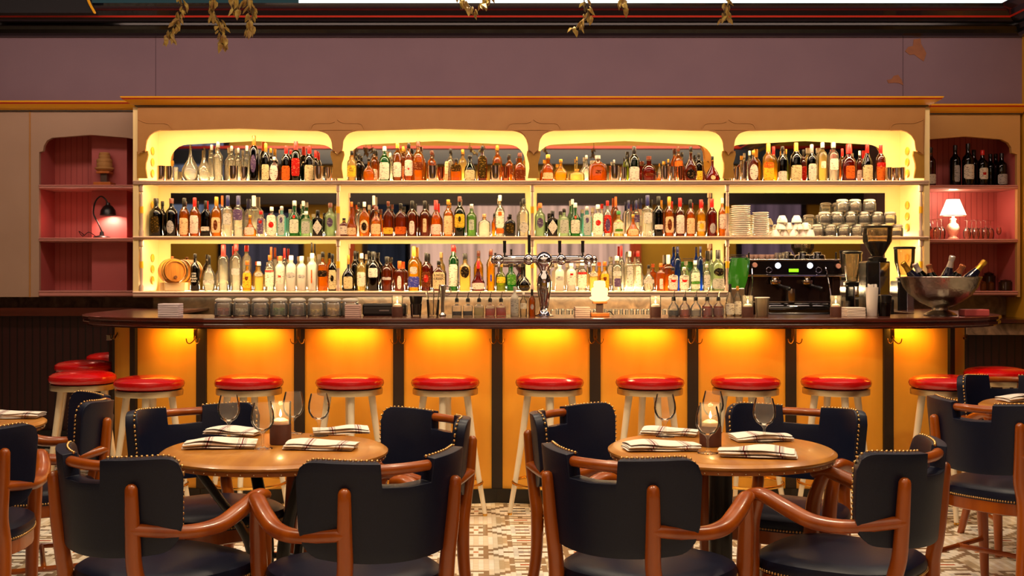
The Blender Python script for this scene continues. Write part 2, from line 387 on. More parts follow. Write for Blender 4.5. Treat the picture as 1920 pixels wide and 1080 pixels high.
# side walls, rear wall
struct(MB().box(WR, WR+.1, 8.2, 9.4, 0, zc).build('wall_right', YEL))
struct(MB().box(6.1, 6.2, -.8, 8.3, 0, zc).build('wall_right_dining', lined('mauve_planks', (120, 92, 98), (70, 52, 58), 1, 2.2, .04, .6)))
struct(MB().box(WR, 6.2, 8.3, 8.42, 0, zc).build('wall_right_return', noisy('dark_panel', (52, 20, 14), (40, 16, 12), (1, 1, 1), 3, .5)))
struct(MB().box(WL-.1, WL, -.8, 9.4, 0, zc).build('wall_left', noisy('left_wall', (110, 84, 70), (100, 76, 66), (1, 1, 1), 3, .7)))
rear = struct(MB().box(WL, 6.2, -.8, -.7, 0, zc).build('wall_rear', noisy('rear_ochre', (190, 150, 44), (180, 140, 40), (1, 1, 1), 3, .6)))
# rear wall openings as the mirrors see them: (x0, x1, z0, z1, colour, strength)
D2 = 18.45
def rx(px): return (px-VX)*D2/F
def rz(py): return H-(py-VY)*D2/F
n_ = 3
def pane(name, col, st):
    m = emis(name, col, st); n, l = nt(m); tc = n.new('ShaderNodeTexCoord'); mp = n.new('ShaderNodeMapping'); mp.inputs['Scale'].default_value = (5, 1, .25)
    nz = n.new('ShaderNodeTexNoise'); nz.inputs['Scale'].default_value = 1.4; nz.inputs['Detail'].default_value = 3; l.new(tc.outputs['Object'], mp.inputs[0]); l.new(mp.outputs[0], nz.inputs[0])
    r = ramp(n, [(.35, tuple(int(v*.62) for v in col)), (.62, col)]); l.new(nz.outputs[0], r.inputs[0]); l.new(r.outputs[0], n['Emission'].inputs[0]); return m
for x0, x1, z0, z1, col, st in ((rx(770), rx(1180), .9, rz(386), (222, 178, 160), .95), (rx(320), rx(420), rz(420), rz(262), (120, 130, 160), .7), (rx(420), rx(560), .9, rz(400), (90, 84, 100), .45), (rx(1390), rx(1500), .9, rz(372), (112, 88, 104), .6), (rx(690), rx(760), .9, rz(300), (60, 64, 80), .3)):
    struct(MB().box(x0, x1, -.69, -.66, z0, z1).build('window_%d' % n_, pane('pane%d' % n_, col, st)))
    struct(MB().box(x0-.09, x1+.09, -.70, -.67, z0-.1, z1+.1).build('window_%d_frame' % n_, NAVY)); n_ += 1
struct(MB().box(WL, 6.2, -.70, -.55, rz(384), rz(362)).build('trim_rear_beam', mat('rear_dark', (34, 28, 32), .5)))
struct(MB().box(WL, 6.2, -.70, -.45, rz(310), rz(284)).build('trim_rear_navy', mat('rear_navy', (50, 58, 76), .35)))
struct(MB().box(WL, 6.2, -.70, -.44, rz(282), rz(277)).build('trim_rear_red', REDP))
for px in (1190, 655, 1340): struct(MB().box(rx(px)-.09, rx(px)+.09, -.70, -.6, 0, rz(300)).build('trim_rear_post', mat('rust_post', (170, 70, 30), .5)))

# left wainscot, its ledge and the marble splash
struct(MB().box(WL, X(262, 9.0), 8.98, 9.02, 0, Z(590, 9.0)).build('trim_wainscot_left', WAINS))
struct(MB().box(WL, X(262, 9.0), 8.90, 9.32, Z(592, 8.95), Z(577, 8.95)).build('trim_ledge_left', DKWOOD))
struct(MB().box(WL, 4.2, 9.20, 9.32, Z(592, 9.0), Z(553, 9.2)).build('trim_marble_splash', MARBLE))
struct(MB().box(X(1800, 8.8), 4.2, 8.76, 8.80, 0, Z(628, 8.8)).build('trim_wainscot_right', WAINS))
struct(MB().box(X(1790, 8.6), 4.2, 8.64, 9.2, Z(628, 8.64), Z(607, 8.64)).build('trim_ledge_right', MARBLE))
struct(MB().box(X(1870, 8.6), 4.2, 8.60, 9.2, Z(606, 8.6), Z(599, 8.6)).build('trim_ledge_top', DKWOOD))
struct(MB().box(WL, -2.2, 8.93, 8.98, 0, .14).build('baseboard_left', BLACK))

# ================================================================ BACK BAR CABINET
DF, DM = 8.5, 8.87
zs = [(Z(338, DF), Z(346.5, DF)), (Z(442.7, DF), Z(449.5, DF)), (Z(546, DF), Z(557.5, DF))]
XL, XR = X(258, DF), X(1735, DF)
cab = thing('back_bar_cabinet', 'long cream back-bar cabinet with four arched bays and mirrored shelves behind the bar', 'cabinet', (0, 0, 0))
MB().box(XL+.04, XR-.04, DM+.012, DM+.05, Z(560, DF), Z(200, DF)).build('backboard', CABIN, cab)
posts = [262, 632, 1000, 1366, 1733]
# mirrors
for i in range(4):
    xa, xb = X(posts[i], DF), X(posts[i+1], DF)
    xa += .13 if i == 0 else .045; xb -= .16 if i == 3 else .045
    zb, ztop, zpk = zs[0][0]+.0, Z(271, DM), Z(264.5, DM)
    r = .13
    pts = [(xa, zb)]+[(xa+r-r*math.cos(a), ztop-r+r*math.sin(a)) for a in [k*PI/12 for k in range(7)]]+[((xa+xb)/2, zpk)]
    pts += [(xb-r+r*math.sin(a), ztop-r+r*math.cos(a)) for a in [k*PI/12 for k in range(7)]]+[(xb, zb)]
    MB().prism(pts, DM, DM+.012).build('mirror', MIRROR, cab)
    for (za, zb2) in ((zs[1][0], Z(362, DM)), (zs[2][0], Z(457, DM))):
        MB().box(xa, xb, DM, DM+.012, za, zb2).build('mirror', MIRROR, cab)
# side cheeks with rows of oval cut-outs
for s_, xx in ((1, XL), (-1, XR)):
    m_ = MB(); q = [(xx, DF+.02), (xx+s_*.055, DM+.05), (xx-s_*.03, DM+.05), (xx-s_*.04, DF+.02)]
    m_.slab(q if s_ == 1 else q[::-1], Z(557, DF), Z(200, DF)); ck = m_.build('side_cheek', CABIN, cab)
    for z0_, z1_ in ((2.06, 2.38), (1.65, 1.98), (1.25, 1.56)):
        k = int((z1_-z0_)/.085)
        for j in range(k):
            zc_ = z0_+.05+j*.085; cx_ = xx+s_*.038; MB().ball((cx_, DF+.26, zc_), 1, 10, sc=(.012, .035, .032)).build('oval_rosette', mat('rosette', (226, 170, 40), .5), ck, True)
# shelves
for i, (a, bz) in enumerate(zs):
    x0, x1 = X(249, DF), X(1742, DF)
    m_ = MB(); pr = [(DF+.012, a), (DF, a-.004), (DF-.004, a-.010), (DF+.004, a-.014), (DF+.002, bz+.010), (DF+.014, bz), (DF+.03, bz), (DF+.04, a-.016), (DM, a-.016), (DM, a)]
    m_.rings([[(x0, y, z) for y, z in pr], [(x1, y, z) for y, z in pr]]).build('shelf', SHELFP, cab)
# fascia with arches and hanging tabs
bays = [(272, 623), (641, 990), (1010, 1358), (1376, 1720)]
offs = [(0, 285), (0, 272), (3, 261), (8, 253), (14, 248.5), (21, 246), (29, 244.6), (47, 244.4)]
con = [(258, 199), (258, 286)]
for L, R_ in bays:
    if L != 272: con += [(L-6, 284), (L-8.5, 287)]
    con += [(L+a, c) for a, c in offs]+[((L+R_)/2, 240.5)]+[(R_-a, c) for a, c in offs[::-1]]
    if R_ != 1720: con += [(R_+6, 284), (R_+9.5, 290)]
con += [(1722, 288), (1733, 290), (1735, 199)]
MB().prism([(X(a, DF), Z(c, DF)) for a, c in con][::-1], DF, DF+.035).build('fascia', CAB, cab, bevel=.003)
# raised scroll plaques over each post
for i, c in enumerate(posts):
    c = 1731 if i == 4 else (259 if i == 0 else c+.5)
    half = [(0, 224), (5, 228), (14, 231), (26, 231), (40, 231.5), (46, 234), (49, 239), (50, 243.5), (44, 243.0), (34, 243.5), (24, 247), (16, 254), (11, 264), (10, 276), (9, 281), (6, 283), (3, 285), (0, 290)]
    if i == 0: pts = [(c, 224)]+[(c+a*1.2+2, z) for a, z in half[1:-1]]+[(c, 290)]
    elif i == 4: pts = [(c, 290)]+[(c-a*1.2-2, z) for a, z in half[1:-1]][::-1]+[(c, 224)]
    else: pts = [(c+a, z) for a, z in half]+[(c-a, z) for a, z in half[::-1][1:-1]]
    MB().prism([(X(a, DF-.016), Z(z, DF-.016)) for a, z in pts], DF-.016, DF).build('scroll_plaque', CAB, cab, bevel=.004)
    MB().tube([(X(a, DF-.016), DF-.017, Z(z, DF-.016)) for a, z in pts if z < 246], .0045, 6, 2, ends=False).build('scroll_bead', CAB, cab, True)
    # ochre vase-shaped bracket under each plaque
    v = [(12, 283), (13, 290), (11, 298), (8.5, 306), (8, 316), (9.5, 325), (11, 334)]
    if i in (0, 4):
        sg = 1 if i == 0 else -1
        pts = [(c-2*sg, 284)]+[(c+sg*(a+6), z) for a, z in [(0, 287)]+v]+[(c-2*sg, 334)]
        if sg < 0: pts = pts[::-1]
    else: pts = [(c+2, 286), (c, 290), (c-2, 286)][::-1]+[(c+a, z) for a, z in v]+[(c-a, z) for a, z in v[::-1]]
    if i not in (0, 4): pts = [(c, 289)]+[(c+6, 284)]+[(c+a, z) for a, z in v]+[(c-a, z) for a, z in v[::-1]]+[(c-6, 284)]
    MB().prism([(X(a, DF+.01), Z(z, DF+.01)) for a, z in pts], DF+.006, DF+.03).build('vase_bracket', OLIVE, cab, bevel=.003)
# turned spindles between the shelves
for px in (265, 634, 998, 1364, 1727):
    for (za, zb2) in ((zs[1][0], zs[0][1]), (zs[2][0], zs[1][1])):
        h = zb2-za; m_ = MB(); x_ = X(px, DF+.03)
        m_.lathe([(.016, 0), (.016, h*.10), (.010, h*.13), (.012, h*.3), (.0115, h*.42), (.013, h*.44), (.013, h*.58), (.0115, h*.6), (.012, h*.8), (.009, h*.86), (.016, h*.88), (.016, h)], x_, DF+.035, za, 12)
        sp_ = m_.build('spindle', SHELFP, cab, True)
        MB().lathe([(.0138, 0), (.0138, .05)], x_, DF+.035, za+h*.45, 12).build('gold_band', GOLDP, sp_, True)
# cornice of the cabinet
def cornice(parent, x0, x1, base, zt, zb, f0=1, f1=1, name='cornice'):
    h = zt-zb
    segs = [([(0, 0), (.012, .0), (.012, .08*h/h*h)], DKLINE), ]
    P_ = [(.0, zb, DKLINE), (.018, zb, DKLINE), (.018, zb+.10*h, GOLDP), (.03, zb+.16*h, GOLDP), (.05, zb+.30*h, GOLDP), (.055, zb+.36*h, GOLDP), (.06, zb+.40*h, GOLDP), (.085, zb+.66*h, REDP), (.095, zb+.82*h, GOLDP), (.10, zb+h, GOLDP), (0, zb+h, GOLDP)]
    m_ = MB(); mats = [DKLINE, GOLDP, REDP]
    for a, c in zip(P_, P_[1:]):
        m_.mi = mats.index(a[2])
        m_.rings([[(x0-f0*a[0], base-a[0], a[1]), (x1+f1*a[0], base-a[0], a[1])], [(x0-f0*c[0], base-c[0], c[1]), (x1+f1*c[0], base-c[0], c[1])]], False, False, closed=False)
    for xx, s_ in ((x0, -f0), (x1, f1)):
        for a, c in zip(P_, P_[1:]):
            m_.mi = mats.index(a[2]); v = [(xx+s_*a[0], base-a[0], a[1]), (xx+s_*c[0], base-c[0], c[1]), (xx+s_*c[0], base+.4, c[1]), (xx+s_*a[0], base+.4, a[1])]
            try: m_.b.faces.new([m_.b.verts.new(p) for p in v]).material_index = m_.mi
            except Exception: pass
    return m_.build(name, mats, parent)
cornice(cab, X(258, DF), X(1735, DF), DF, Z(181, 8.42), Z(199.5, DF))
MB().box(XL, XR, DF+.03, 8.95, Z(196, DF), Z(188, DF)).build('top_board', CAB, cab)

# ================================================================ ALCOVES
def alcove(name, label, x0, x1, pk, shelf_px, left):
    a = thing(name, label, 'shelf unit')
    d = WB
    return a
# left side: panelled face and recess
al = thing('left_wall_alcove', 'rose-painted arched shelf recess with cream surround left of the back bar', 'shelf unit')
xf0, xf1 = WL, X(262, WB)
op = [(75, 560), (75, 286), (82, 284), (84, 274), (90, 264), (100, 259), (172, 253.5), (240, 259), (255, 262), (262, 262)]
out = [(X(0, WB)-1.9, Z(208, WB))]+[(X(a, WB) if a < 262 else xf1, Z(c, WB)) for a, c in reversed(op)][0:0]
pts = [(xf0, Z(209, WB)), (xf0, Z(557, WB))]+[(X(a, WB), Z(min(c, 557), WB)) for a, c in op]+[(X(262, WB), Z(209, WB))]
MB().prism(pts, WB-.02, WB+.02).build('face_panel', PANEL, al, bevel=.003)
MB().box(X(57, WB), X(59.5, WB), WB-.026, WB-.02, Z(557, WB), Z(210, WB)).build('bead', CAB, al)
MB().box(X(74, WB), X(262, WB)+.1, 9.28, 9.315, Z(557, 9.28), Z(240, 9.28)).build('back_panel', ROSE, al)
MB().box(X(172, 9.1), X(238, 9.1), 9.1, 9.28, Z(557, 9.1), Z(245, 9.1)).build('boxed_pier', ROSEP, al)
MB().box(X(74, WB)-.03, X(74, WB), WB+.02, 9.3, Z(557, WB), Z(245, WB)).build('side_panel', ROSEP, al)
MB().box(X(262, WB), X(262, WB)+.03, WB+.02, 9.3, Z(557, WB), Z(245, WB)).build('side_panel', ROSEP, al)
MB().box(X(74, WB), X(262, WB), WB+.02, 9.3, Z(245, WB), Z(243, WB)).build('soffit', ROSEP, al)
def ashelf(px0, px1, y0, y1, parent):
    m_ = MB(); a, bz = Z(y0, WB-.03), Z(y1, WB-.03); pr = [(WB-.03, a), (WB-.036, a-.008), (WB-.028, a-.012), (WB-.03, bz+.008), (WB-.02, bz), (9.1 if px0 < 500 and 0 else 9.28, bz), (9.28, a)]
    m_.rings([[(X(px0, WB), y, z) for y, z in pr], [(X(px1, WB), y, z) for y, z in pr]]).build('shelf', mat('rose_shelf', (190, 128, 116), .35), parent)
for y0, y1 in ((346.5, 354), (445.5, 453), (545, 556)): ashelf(76, 262, y0, y1, al)
cornice(al, WL, X(262, WB), WB-.02, Z(191, 8.9), Z(209.5, WB), 0, 0)
# right side
ar = thing('right_wall_alcove', 'rose-painted arched shelf recess with ochre surround right of the back bar', 'shelf unit')
op = [(1730, 262), (1737, 262), (1808, 256.5), (1876, 262), (1888, 268), (1894, 277), (1895, 287), (1905, 290), (1905, 557), (1911, 557), (1911, 209), (1730, 209)]
MB().prism([(X(a, WB), Z(c, WB)) for a, c in op], WB-.02, WB+.02).build('face_panel', noisy('ochre_face', (196, 150, 84), (186, 142, 80), (1, 1, 1), 3, .5), ar, bevel=.003)
MB().box(X(1722, WB), X(1905, WB), 9.28, 9.315, Z(557, 9.28), Z(245, 9.28)).build('back_panel', ROSE, ar)
MB().box(X(1905, WB), X(1905, WB)+.03, WB+.02, 9.3, Z(557, WB), Z(245, WB)).build('side_panel', ROSE, ar)
MB().box(X(1722, WB)-.03, X(1722, WB), WB+.02, 9.3, Z(557, WB), Z(245, WB)).build('side_panel', ROSEP, ar)
MB().box(X(1722, WB), X(1905, WB), WB+.02, 9.3, Z(245, WB), Z(243, WB)).build('soffit', ROSEP, ar)
for y0, y1 in ((347, 354.5), (448, 455), (545.5, 554)): ashelf(1733, 1905, y0, y1, ar)
cornice(ar, X(1735, WB), X(1913, WB), WB-.02, Z(197, 8.9), Z(215, WB), 0, 0)
# back counter under the cabinet and marble behind it
bc = thing('back_counter', 'low working counter with marble splash running under the mirrored cabinet', 'counter')
MB().box(XL, XR-.1, 7.78, 8.84, .90, .94).build('worktop', STEEL, bc, bevel=.004)
MB().box(XL, XR-.1, 7.84, 8.84, 0, .90).build('base_cabinets', mat('underbar', (60, 40, 28), .5), bc)
MB().box(XL+.02, XR-.06, 8.84, 8.92, .94, zs[2][1]).build('marble_splash', MARBLE, bc)

# ================================================================ BAR
bar = thing('bar', 'curved bar front of glowing maple panels divided by dark strips', 'bar')
def pxl(px, d): return X(px, d)
divs = [379, 562, 747.5, 932, 1115.5, 1298.5, 1482, 1664]
DB = 6.83
nodes = [(-2.36, 9.1), (-2.36, 7.51), (-2.10, 7.06)]+[(X(p, DB), DB) for p in divs]+[(2.881, 7.058), (3.141, 7.508), (3.141, 9.1)]
zt_, zb_ = 1.035, Z(915, DB)
for k, (a, c) in enumerate(zip(nodes, nodes[1:])):
    v = Vector((c[0]-a[0], c[1]-a[1])); L = v.length; ang = math.atan2(v.y, v.x)
    M_ = Matrix.Translation((a[0], a[1], 0)) @ Matrix.Rotation(ang, 4, 'Z')
    # panels bow out a little between the strips
    m_ = MB(); ns = 10; rs = []
    for i in range(ns+1):
        t = i/ns; bow = -.045*math.sin(PI*t)
        rs.append([M_ @ Vector((L*t, bow, zb_)), M_ @ Vector((L*t, bow, zt_)), M_ @ Vector((L*t, .03, zt_)), M_ @ Vector((L*t, .03, zb_))])
    m_.rings(rs).build('panel', MAPLE, bar, True)
    m_ = MB(); rs = []
    for i in range(ns+1):
        t = i/ns; bow = -.02-.045*math.sin(PI*t)
        rs.append([M_ @ Vector((L*t, bow, 0)), M_ @ Vector((L*t, bow, zb_)), M_ @ Vector((L*t, .03, zb_)), M_ @ Vector((L*t, .03, 0))])
    m_.rings(rs).build('plinth', BLACK, bar)
for k, (a, c) in enumerate(nodes[1:-1]):
    k2 = k+1
    v = Vector((nodes[k2+1][0]-nodes[k2-1][0], nodes[k2+1][1]-nodes[k2-1][1])); ang = math.atan2(v.y, v.x)
    wd = .032
    M_ = Matrix.Translation((a, c, 0)) @ Matrix.Rotation(ang, 4, 'Z')
    MB().box(-wd, wd, -.016, .02, .02, zt_, M_).build('divider_strip', ESPR, bar, bevel=.002)
# countertop outline: bar line pushed outwards and rounded
def bez(p0, p1, p2, n=10): return [((1-t)**2*p0[0]+2*t*(1-t)*p1[0]+t*t*p2[0], (1-t)**2*p0[1]+2*t*(1-t)*p1[1]+t*t*p2[1]) for t in [i/n for i in range(n+1)]]
FR = 6.63
outl = [(-2.57, 9.18)]+bez((-2.57, 7.75), (-2.57, FR), (-1.35, FR))+bez((2.15, FR), (3.36, FR), (3.36, 7.75))+[(3.36, 8.55)]
inl = [(2.86, 8.55), (2.86, 7.75)]+bez((2.86, 7.6), (2.80, 7.28), (2.3, 7.28), 5)+bez((-1.5, 7.28), (-2.0, 7.28), (-2.06, 7.6), 5)+[(-2.06, 9.18)]
ct = thing('countertop', 'dark mahogany U-shaped bar countertop with moulded edge', 'countertop')
ZT = Z(597, FR)
MB().slab(outl+inl, ZT-.022, ZT).build('countertop', DKWOOD, ct, bevel=.006)
def inset(pl, d):
    r = []
    for i, p in enumerate(pl):
        a = pl[max(i-1, 0)]; c = pl[min(i+1, len(pl)-1)]; t = Vector((c[0]-a[0], c[1]-a[1])).normalized(); r.append((p[0]-t.y*d, p[1]+t.x*d))
    return r
def band(o0, z0, o1, z1):
    a = inset(outl, o0); bb = inset(outl, o0+.09); return [[(p[0], p[1], z0), (p[0], p[1], z1), (q[0], q[1], z1), (q[0], q[1], z0)] for p, q in zip(a, bb)]
MB().rings(band(.012, ZT-.032, 0, ZT-.022)).build('edge_cove', DKWOOD, ct)
MB().rings(band(.004, ZT-.052, 0, ZT-.032)).build('edge_moulding', DKWOOD, ct, bevel=.006)
MB().rings(band(.03, ZT-.062, 0, ZT-.052)).build('edge_underside', DKWOOD, ct)
# coat hooks
def hook():
    r = empty('coat_hook'); m_ = MB()
    m_.box(-.012, .012, -.006, 0, -.02, .045)
    m_.build('plate', BRASSD, r, bevel=.002)
    for s_ in (-1, 1):
        MB().tube([(0, -.006, -.005), (s_*.006, -.02, -.03), (s_*.022, -.035, -.045), (s_*.036, -.04, -.038), (s_*.042, -.04, -.018)], .0035, 6).build('prong', BRASSD, r, True)
    return r
BRASSD = mat('dark_brass', (120, 84, 44), .35, 1)
hk = hook(); first = True
hooknames = ['on the left end panel of the bar', 'beside first dark strip from the left', 'on second dark strip from the left', 'on third dark strip from the left', 'on fourth dark strip from the left', 'on fifth dark strip from the left', 'on sixth dark strip from the left', 'on third dark strip from the right', 'on second dark strip from the right', 'on the right end panel of the bar']
hpos = [(X(230, 7.3)-.012, 7.26, 59), (X(367, 6.84)+.01, 6.80, 10), (X(560, 6.8), 6.80, 0), (X(747.5, 6.8), 6.80, 0), (X(932, 6.8), 6.80, 0), (X(1116, 6.8), 6.80, 0), (X(1301, 6.8), 6.80, 0), (X(1487, 6.8), 6.80, 0), (X(1673, 6.8), 6.80, 0), (X(1802, 7.3)-.03, 7.26, -59)]
for p, t in zip(hpos, hooknames):
    o = hk if first else copy_tree(hk); first = False
    o.location = (p[0], p[1], .985); o.rotation_euler = (0, 0, math.radians(-p[2] if p[2] else 0)); tag(o, 'brass double coat hook '+t, 'hook', 'coat hooks under the bar counter')
# ================================================================ STOOLS
def make_stool():
    r = empty('bar_stool')
    MB().lathe([(.14, .004), (.172, .006), (.186, .018), (.191, .034), (.186, .050), (.165, .064), (.12, .074), (.06, .079), (.001, .080)], 0, 0, .707, 36, True, False).build('seat_cushion', RED, r, True)
    MB().lathe([(.16, 0), (.180, 0), (.182, .003), (.182, .032), (.17, .034)], 0, 0, .678, 36).build('brass_band', PALEB, r, True)
    for k in range(4):
        a = PI/4+k*PI/2; c, s_ = math.cos(a), math.sin(a)
        MB().tube([(c*.12, s_*.12, .682), (c*.165, s_*.165, .35), (c*.222, s_*.222, .012)], [.021, .017, .0125], 10, 3, ends=False).build('leg', CREAMLEG, r, True)
        MB().lathe([(.011, 0), (.013, .004), (.0135, .014)], c*.222, s_*.222, 0, 10).build('foot_cap', BRASS, r, True)
    MB().ring(.204, .0085, .185).build('footrest', BRASS, r, True)
    return r
st = make_stool(); first = True
stools = [(280, 6.38, 52, 'leftmost of the front row of red round bar stools with cream legs'),
 (467, 6.45, 42, 'red bar stool directly behind the left round table, second in front row'),
 (656, 6.45, 54, 'red bar stool behind right edge of left table, third in front row'),
 (835, 6.45, 40, 'red bar stool behind chair between both tables, fourth in front row'),
 (1030.5, 6.45, 43, 'red bar stool just right of centre, fifth in front row'),
 (1218.5, 6.45, 56, 'red bar stool behind left edge of right table, sixth in front row'),
 (1398, 6.45, 48, 'red bar stool behind right side of right table, seventh in front row'),
 (1567.5, 6.45, 50, 'red bar stool behind far right chair of right table, eighth in front row'),
 (1771.5, 6.42, 38, 'rightmost red bar stool of the front row, beside the curved bar end'),
 (155, 6.71, 50, 'nearest of three red stools around the left end of the bar'),
 (159, 7.53, 45, 'middle of three red stools around the left end of the bar'),
 (213, 8.3, 45, 'farthest of three red stools around the left end of the bar'),
 (1869, 7.0, 45, 'red bar stool around the right end of the bar by the wall')]
for px, d, a, t in stools:
    o = st if first else copy_tree(st); first = False
    o.location = (X(px, d), d, 0); o.rotation_euler = (0, 0, math.radians(a)); tag(o, t, 'bar stool', 'red bar stools around the bar')

# ================================================================ CHAIRS
RB, YC = .288, .050
def make_chair():
    r = empty('captains_chair'); A = math.radians(56)
    n = 48; s0 = .255
    cols = sorted(set([i/n*2-1 for i in range(n+1)]+[s0-.012, s0+.012, -s0-.012, -s0+.012]))
    def zt(s):
        z = .818+.012*min(1, abs(s)*1.3)
        if abs(s) < s0: z -= .066
        e = (abs(s)-.84)/.16
        if e > 0: z -= .05*(1-math.sqrt(max(0, 1-e*e)))
        return z
    def zb(s):
        z = .54+.03*abs(s)**2
        e = (abs(s)-.80)/.20
        if e > 0: z += .07*(1-math.sqrt(max(0, 1-e*e)))
        return z
    def pt(s, z, off=0):
        a = s*A; rr = RB+off+(z-.5)*.09
        return Vector((rr*math.sin(a), YC-rr*math.cos(a), z))
    K = 8
    for nm in ('a',):
        bm = MB(); V = []
        for s in cols:
            a, c = zb(s), zt(s); V.append([bm.b.verts.new(pt(s, a+(c-a)*k/K)) for k in range(K+1)])
        for u, v in zip(V, V[1:]):
            for k in range(K): bm.b.faces.new((u[k], v[k], v[k+1], u[k+1]))
        o = bm.build('backrest', LEATH, r, True)
        sd = o.modifiers.new('solid', 'SOLIDIFY'); sd.thickness = .044; sd.offset = 0
        bv = o.modifiers.new('bevel', 'BEVEL'); bv.width = .015; bv.segments = 3; bv.limit_method = 'ANGLE'; bv.angle_limit = math.radians(50)
    # nail heads along the rim
    nm = MB(); peri = []
    fine = [-1+i*.002 for i in range(1001)]
    path = [(s, zt(s)) for s in fine if abs(s) > s0+.015]
    left = [(-1, .80-.0), ]
    seq1 = [p for p in path if p[0] < 0]; seq2 = [p for p in path if p[0] > 0]
    side = [(1.0, z) for z in [.77-i*.002 for i in range(100)]]
    def place(seq, step=.0155):
        last = None
        for s, z in seq:
            q = pt(s, z)
            if last is None or (q-last).length >= step:
                a = s*A; nrm = Vector((0, 0, 1)) if abs(s) < .9 else Vector((math.cos(a)*(1 if s > 0 else -1), math.sin(abs(a)), 0))
                if .84 < abs(s) < 1: nrm = (nrm+Vector((0, 0, 1))).normalized()
                inn = Vector((-math.sin(a), math.cos(a), 0))
                nm.ball(q+nrm*.0015+inn*.012, .0052, 6); last = q
    place(seq2); place([(1.0, .775-i*.002) for i in range(95)]); nm.build('nailhead_trim', NAIL, r, True)['kind'] = 'stuff'
    nm = MB(); place(seq1[::-1]); place([(-1.0, .775-i*.002) for i in range(95)]); nm.build('nailhead_trim', NAIL, r, True)['kind'] = 'stuff'
    # wooden grip bridging the notch
    g = [pt(s, .800, -.002) for s in (-.275, -.14, 0, .14, .275)]
    MB().tube(g, .0175, 12, 4, flat=.9, up=(0, 0, 1)).build('grip_rail', WOODC, r, True)
    # rear posts running down into the back legs
    for s_ in (-1, 1):
        p0 = pt(s_*.57, .745, .034); p1 = pt(s_*.57, .62, .034); p2 = pt(s_*.57, .52, .030)
        MB().tube([p0, p1, p2, (s_*.176, -.205, .42), (s_*.178, -.22, .22), (s_*.20, -.29, 0)], [.018, .0215, .023, .024, .021, .017], 12, 4, flat=1, ends=True).build('rear_leg', WOODC, r, True)
        q = pt(s_*.57, .63, .036)
        arm = [q+Vector((0, 0, 0)), (s_*.250, -.11, .612), (s_*.272, -.01, .615), (s_*.272, .07, .642), (s_*.258, .155, .672), (s_*.243, .205, .668)]
        MB().tube(arm, [.021, .024, .027, .028, .026, .021], 12, 5, flat=.85, up=(0, 0, 1)).build('armrest', WOODC, r, True)
        MB().tube([(s_*.248, .178, .662), (s_*.236, .205, .58), (s_*.228, .212, .47), (s_*.218, .215, .25), (s_*.216, .228, 0)], [.021, .024, .026, .023, .017], 12, 4).build('front_leg', WOODC, r, True)
        MB().tube([(s_*.217, .21, .17), (s_*.205, -.23, .17)], .011, 8, 2).build('side_stretcher', WOODC, r, True)
    MB().tube([(-.215, .0, .17), (.215, .0, .17)], .011, 8, 2).build('cross_stretcher', WOODC, r, True)
    def outline(sc, n=40):
        o = []
        for i in range(n):
            a = 2*PI*i/n; c, s = math.cos(a), math.sin(a); e = 3.2
            q = 1/((abs(c)**e+abs(s)**e)**(1/e)); wd = .245 if s > 0 else .245-.035*abs(s)
            o.append((c*q*wd*sc, .015+s*q*.235*sc))
        return o
    rs = [[(x, y, z) for x, y in outline(sc)] for sc, z in ((.985, .425), (1.0, .435), (1.01, .450), (.99, .466), (.93, .476), (.75, .481), (.4, .484))]
    MB().rings(rs).build('seat_cushion', LEATH, r, True)
    rs = [[(x, y, z) for x, y in outline(sc)] for sc, z in ((.94, .375), (.985, .38), (.985, .425), (.94, .427))]
    MB().rings(rs).build('seat_frame', WOODC, r, True)
    m_ = MB(); o = outline(1.004, 150)
    for x, y in o[::1]: m_.ball((x, y, .434), .0045, 6)
    m_.build('seat_nailheads', NAIL, r, True)['kind'] = 'stuff'
    return r
ch = make_chair(); first = True
T1 = (X(516, 3.96), 3.96); T2 = (X(1351, 3.98), 3.98); T0 = (-2.15, 4.66); T3 = (2.69, 5.25)
chairs = [  # x, y, facing angle (degrees, 0 = away from the camera, positive turns towards the left)
 (-.97, 3.515, -36, 'navy leather armchair at left table, near left, its back to us'),
 (-.355, 3.45, 35, 'navy leather armchair at left table, near right, its back to us'),
 (-1.01, 4.36, -142, 'navy leather armchair on far left side of left table, facing us'),
 (-.325, 4.19, 126, 'navy leather armchair on far right side of the left table'),
 (.50, 3.50, -40, 'navy leather armchair at right table, near left, its back to us'),
 (1.15, 3.61, 51, 'navy leather armchair at right table, near right, armrest reaching left'),
 (.49, 4.34, -127, 'navy leather armchair on far left side of the right table'),
 (1.145, 4.345, 148, 'navy leather armchair on far right side of right table, facing us'),
 (-1.83, 4.07, 15, 'navy leather armchair cut off by the left edge of the picture'),
 (-1.81, 4.80, 112, 'navy leather armchair in front of the left end stools, turned left'),
 (2.21, 4.84, -52, 'large navy leather armchair at right picture edge, its back to us'),
 (2.70, 5.72, 178, 'farthest navy leather armchair, behind the cut-off table at right')]
for x, y, a, t in chairs:
    o = ch if first else copy_tree(ch); first = False
    o.location = (x, y, 0); o.rotation_euler = (0, 0, math.radians(a)); tag(o, t, 'armchair', 'navy leather armchairs around the dining tables')

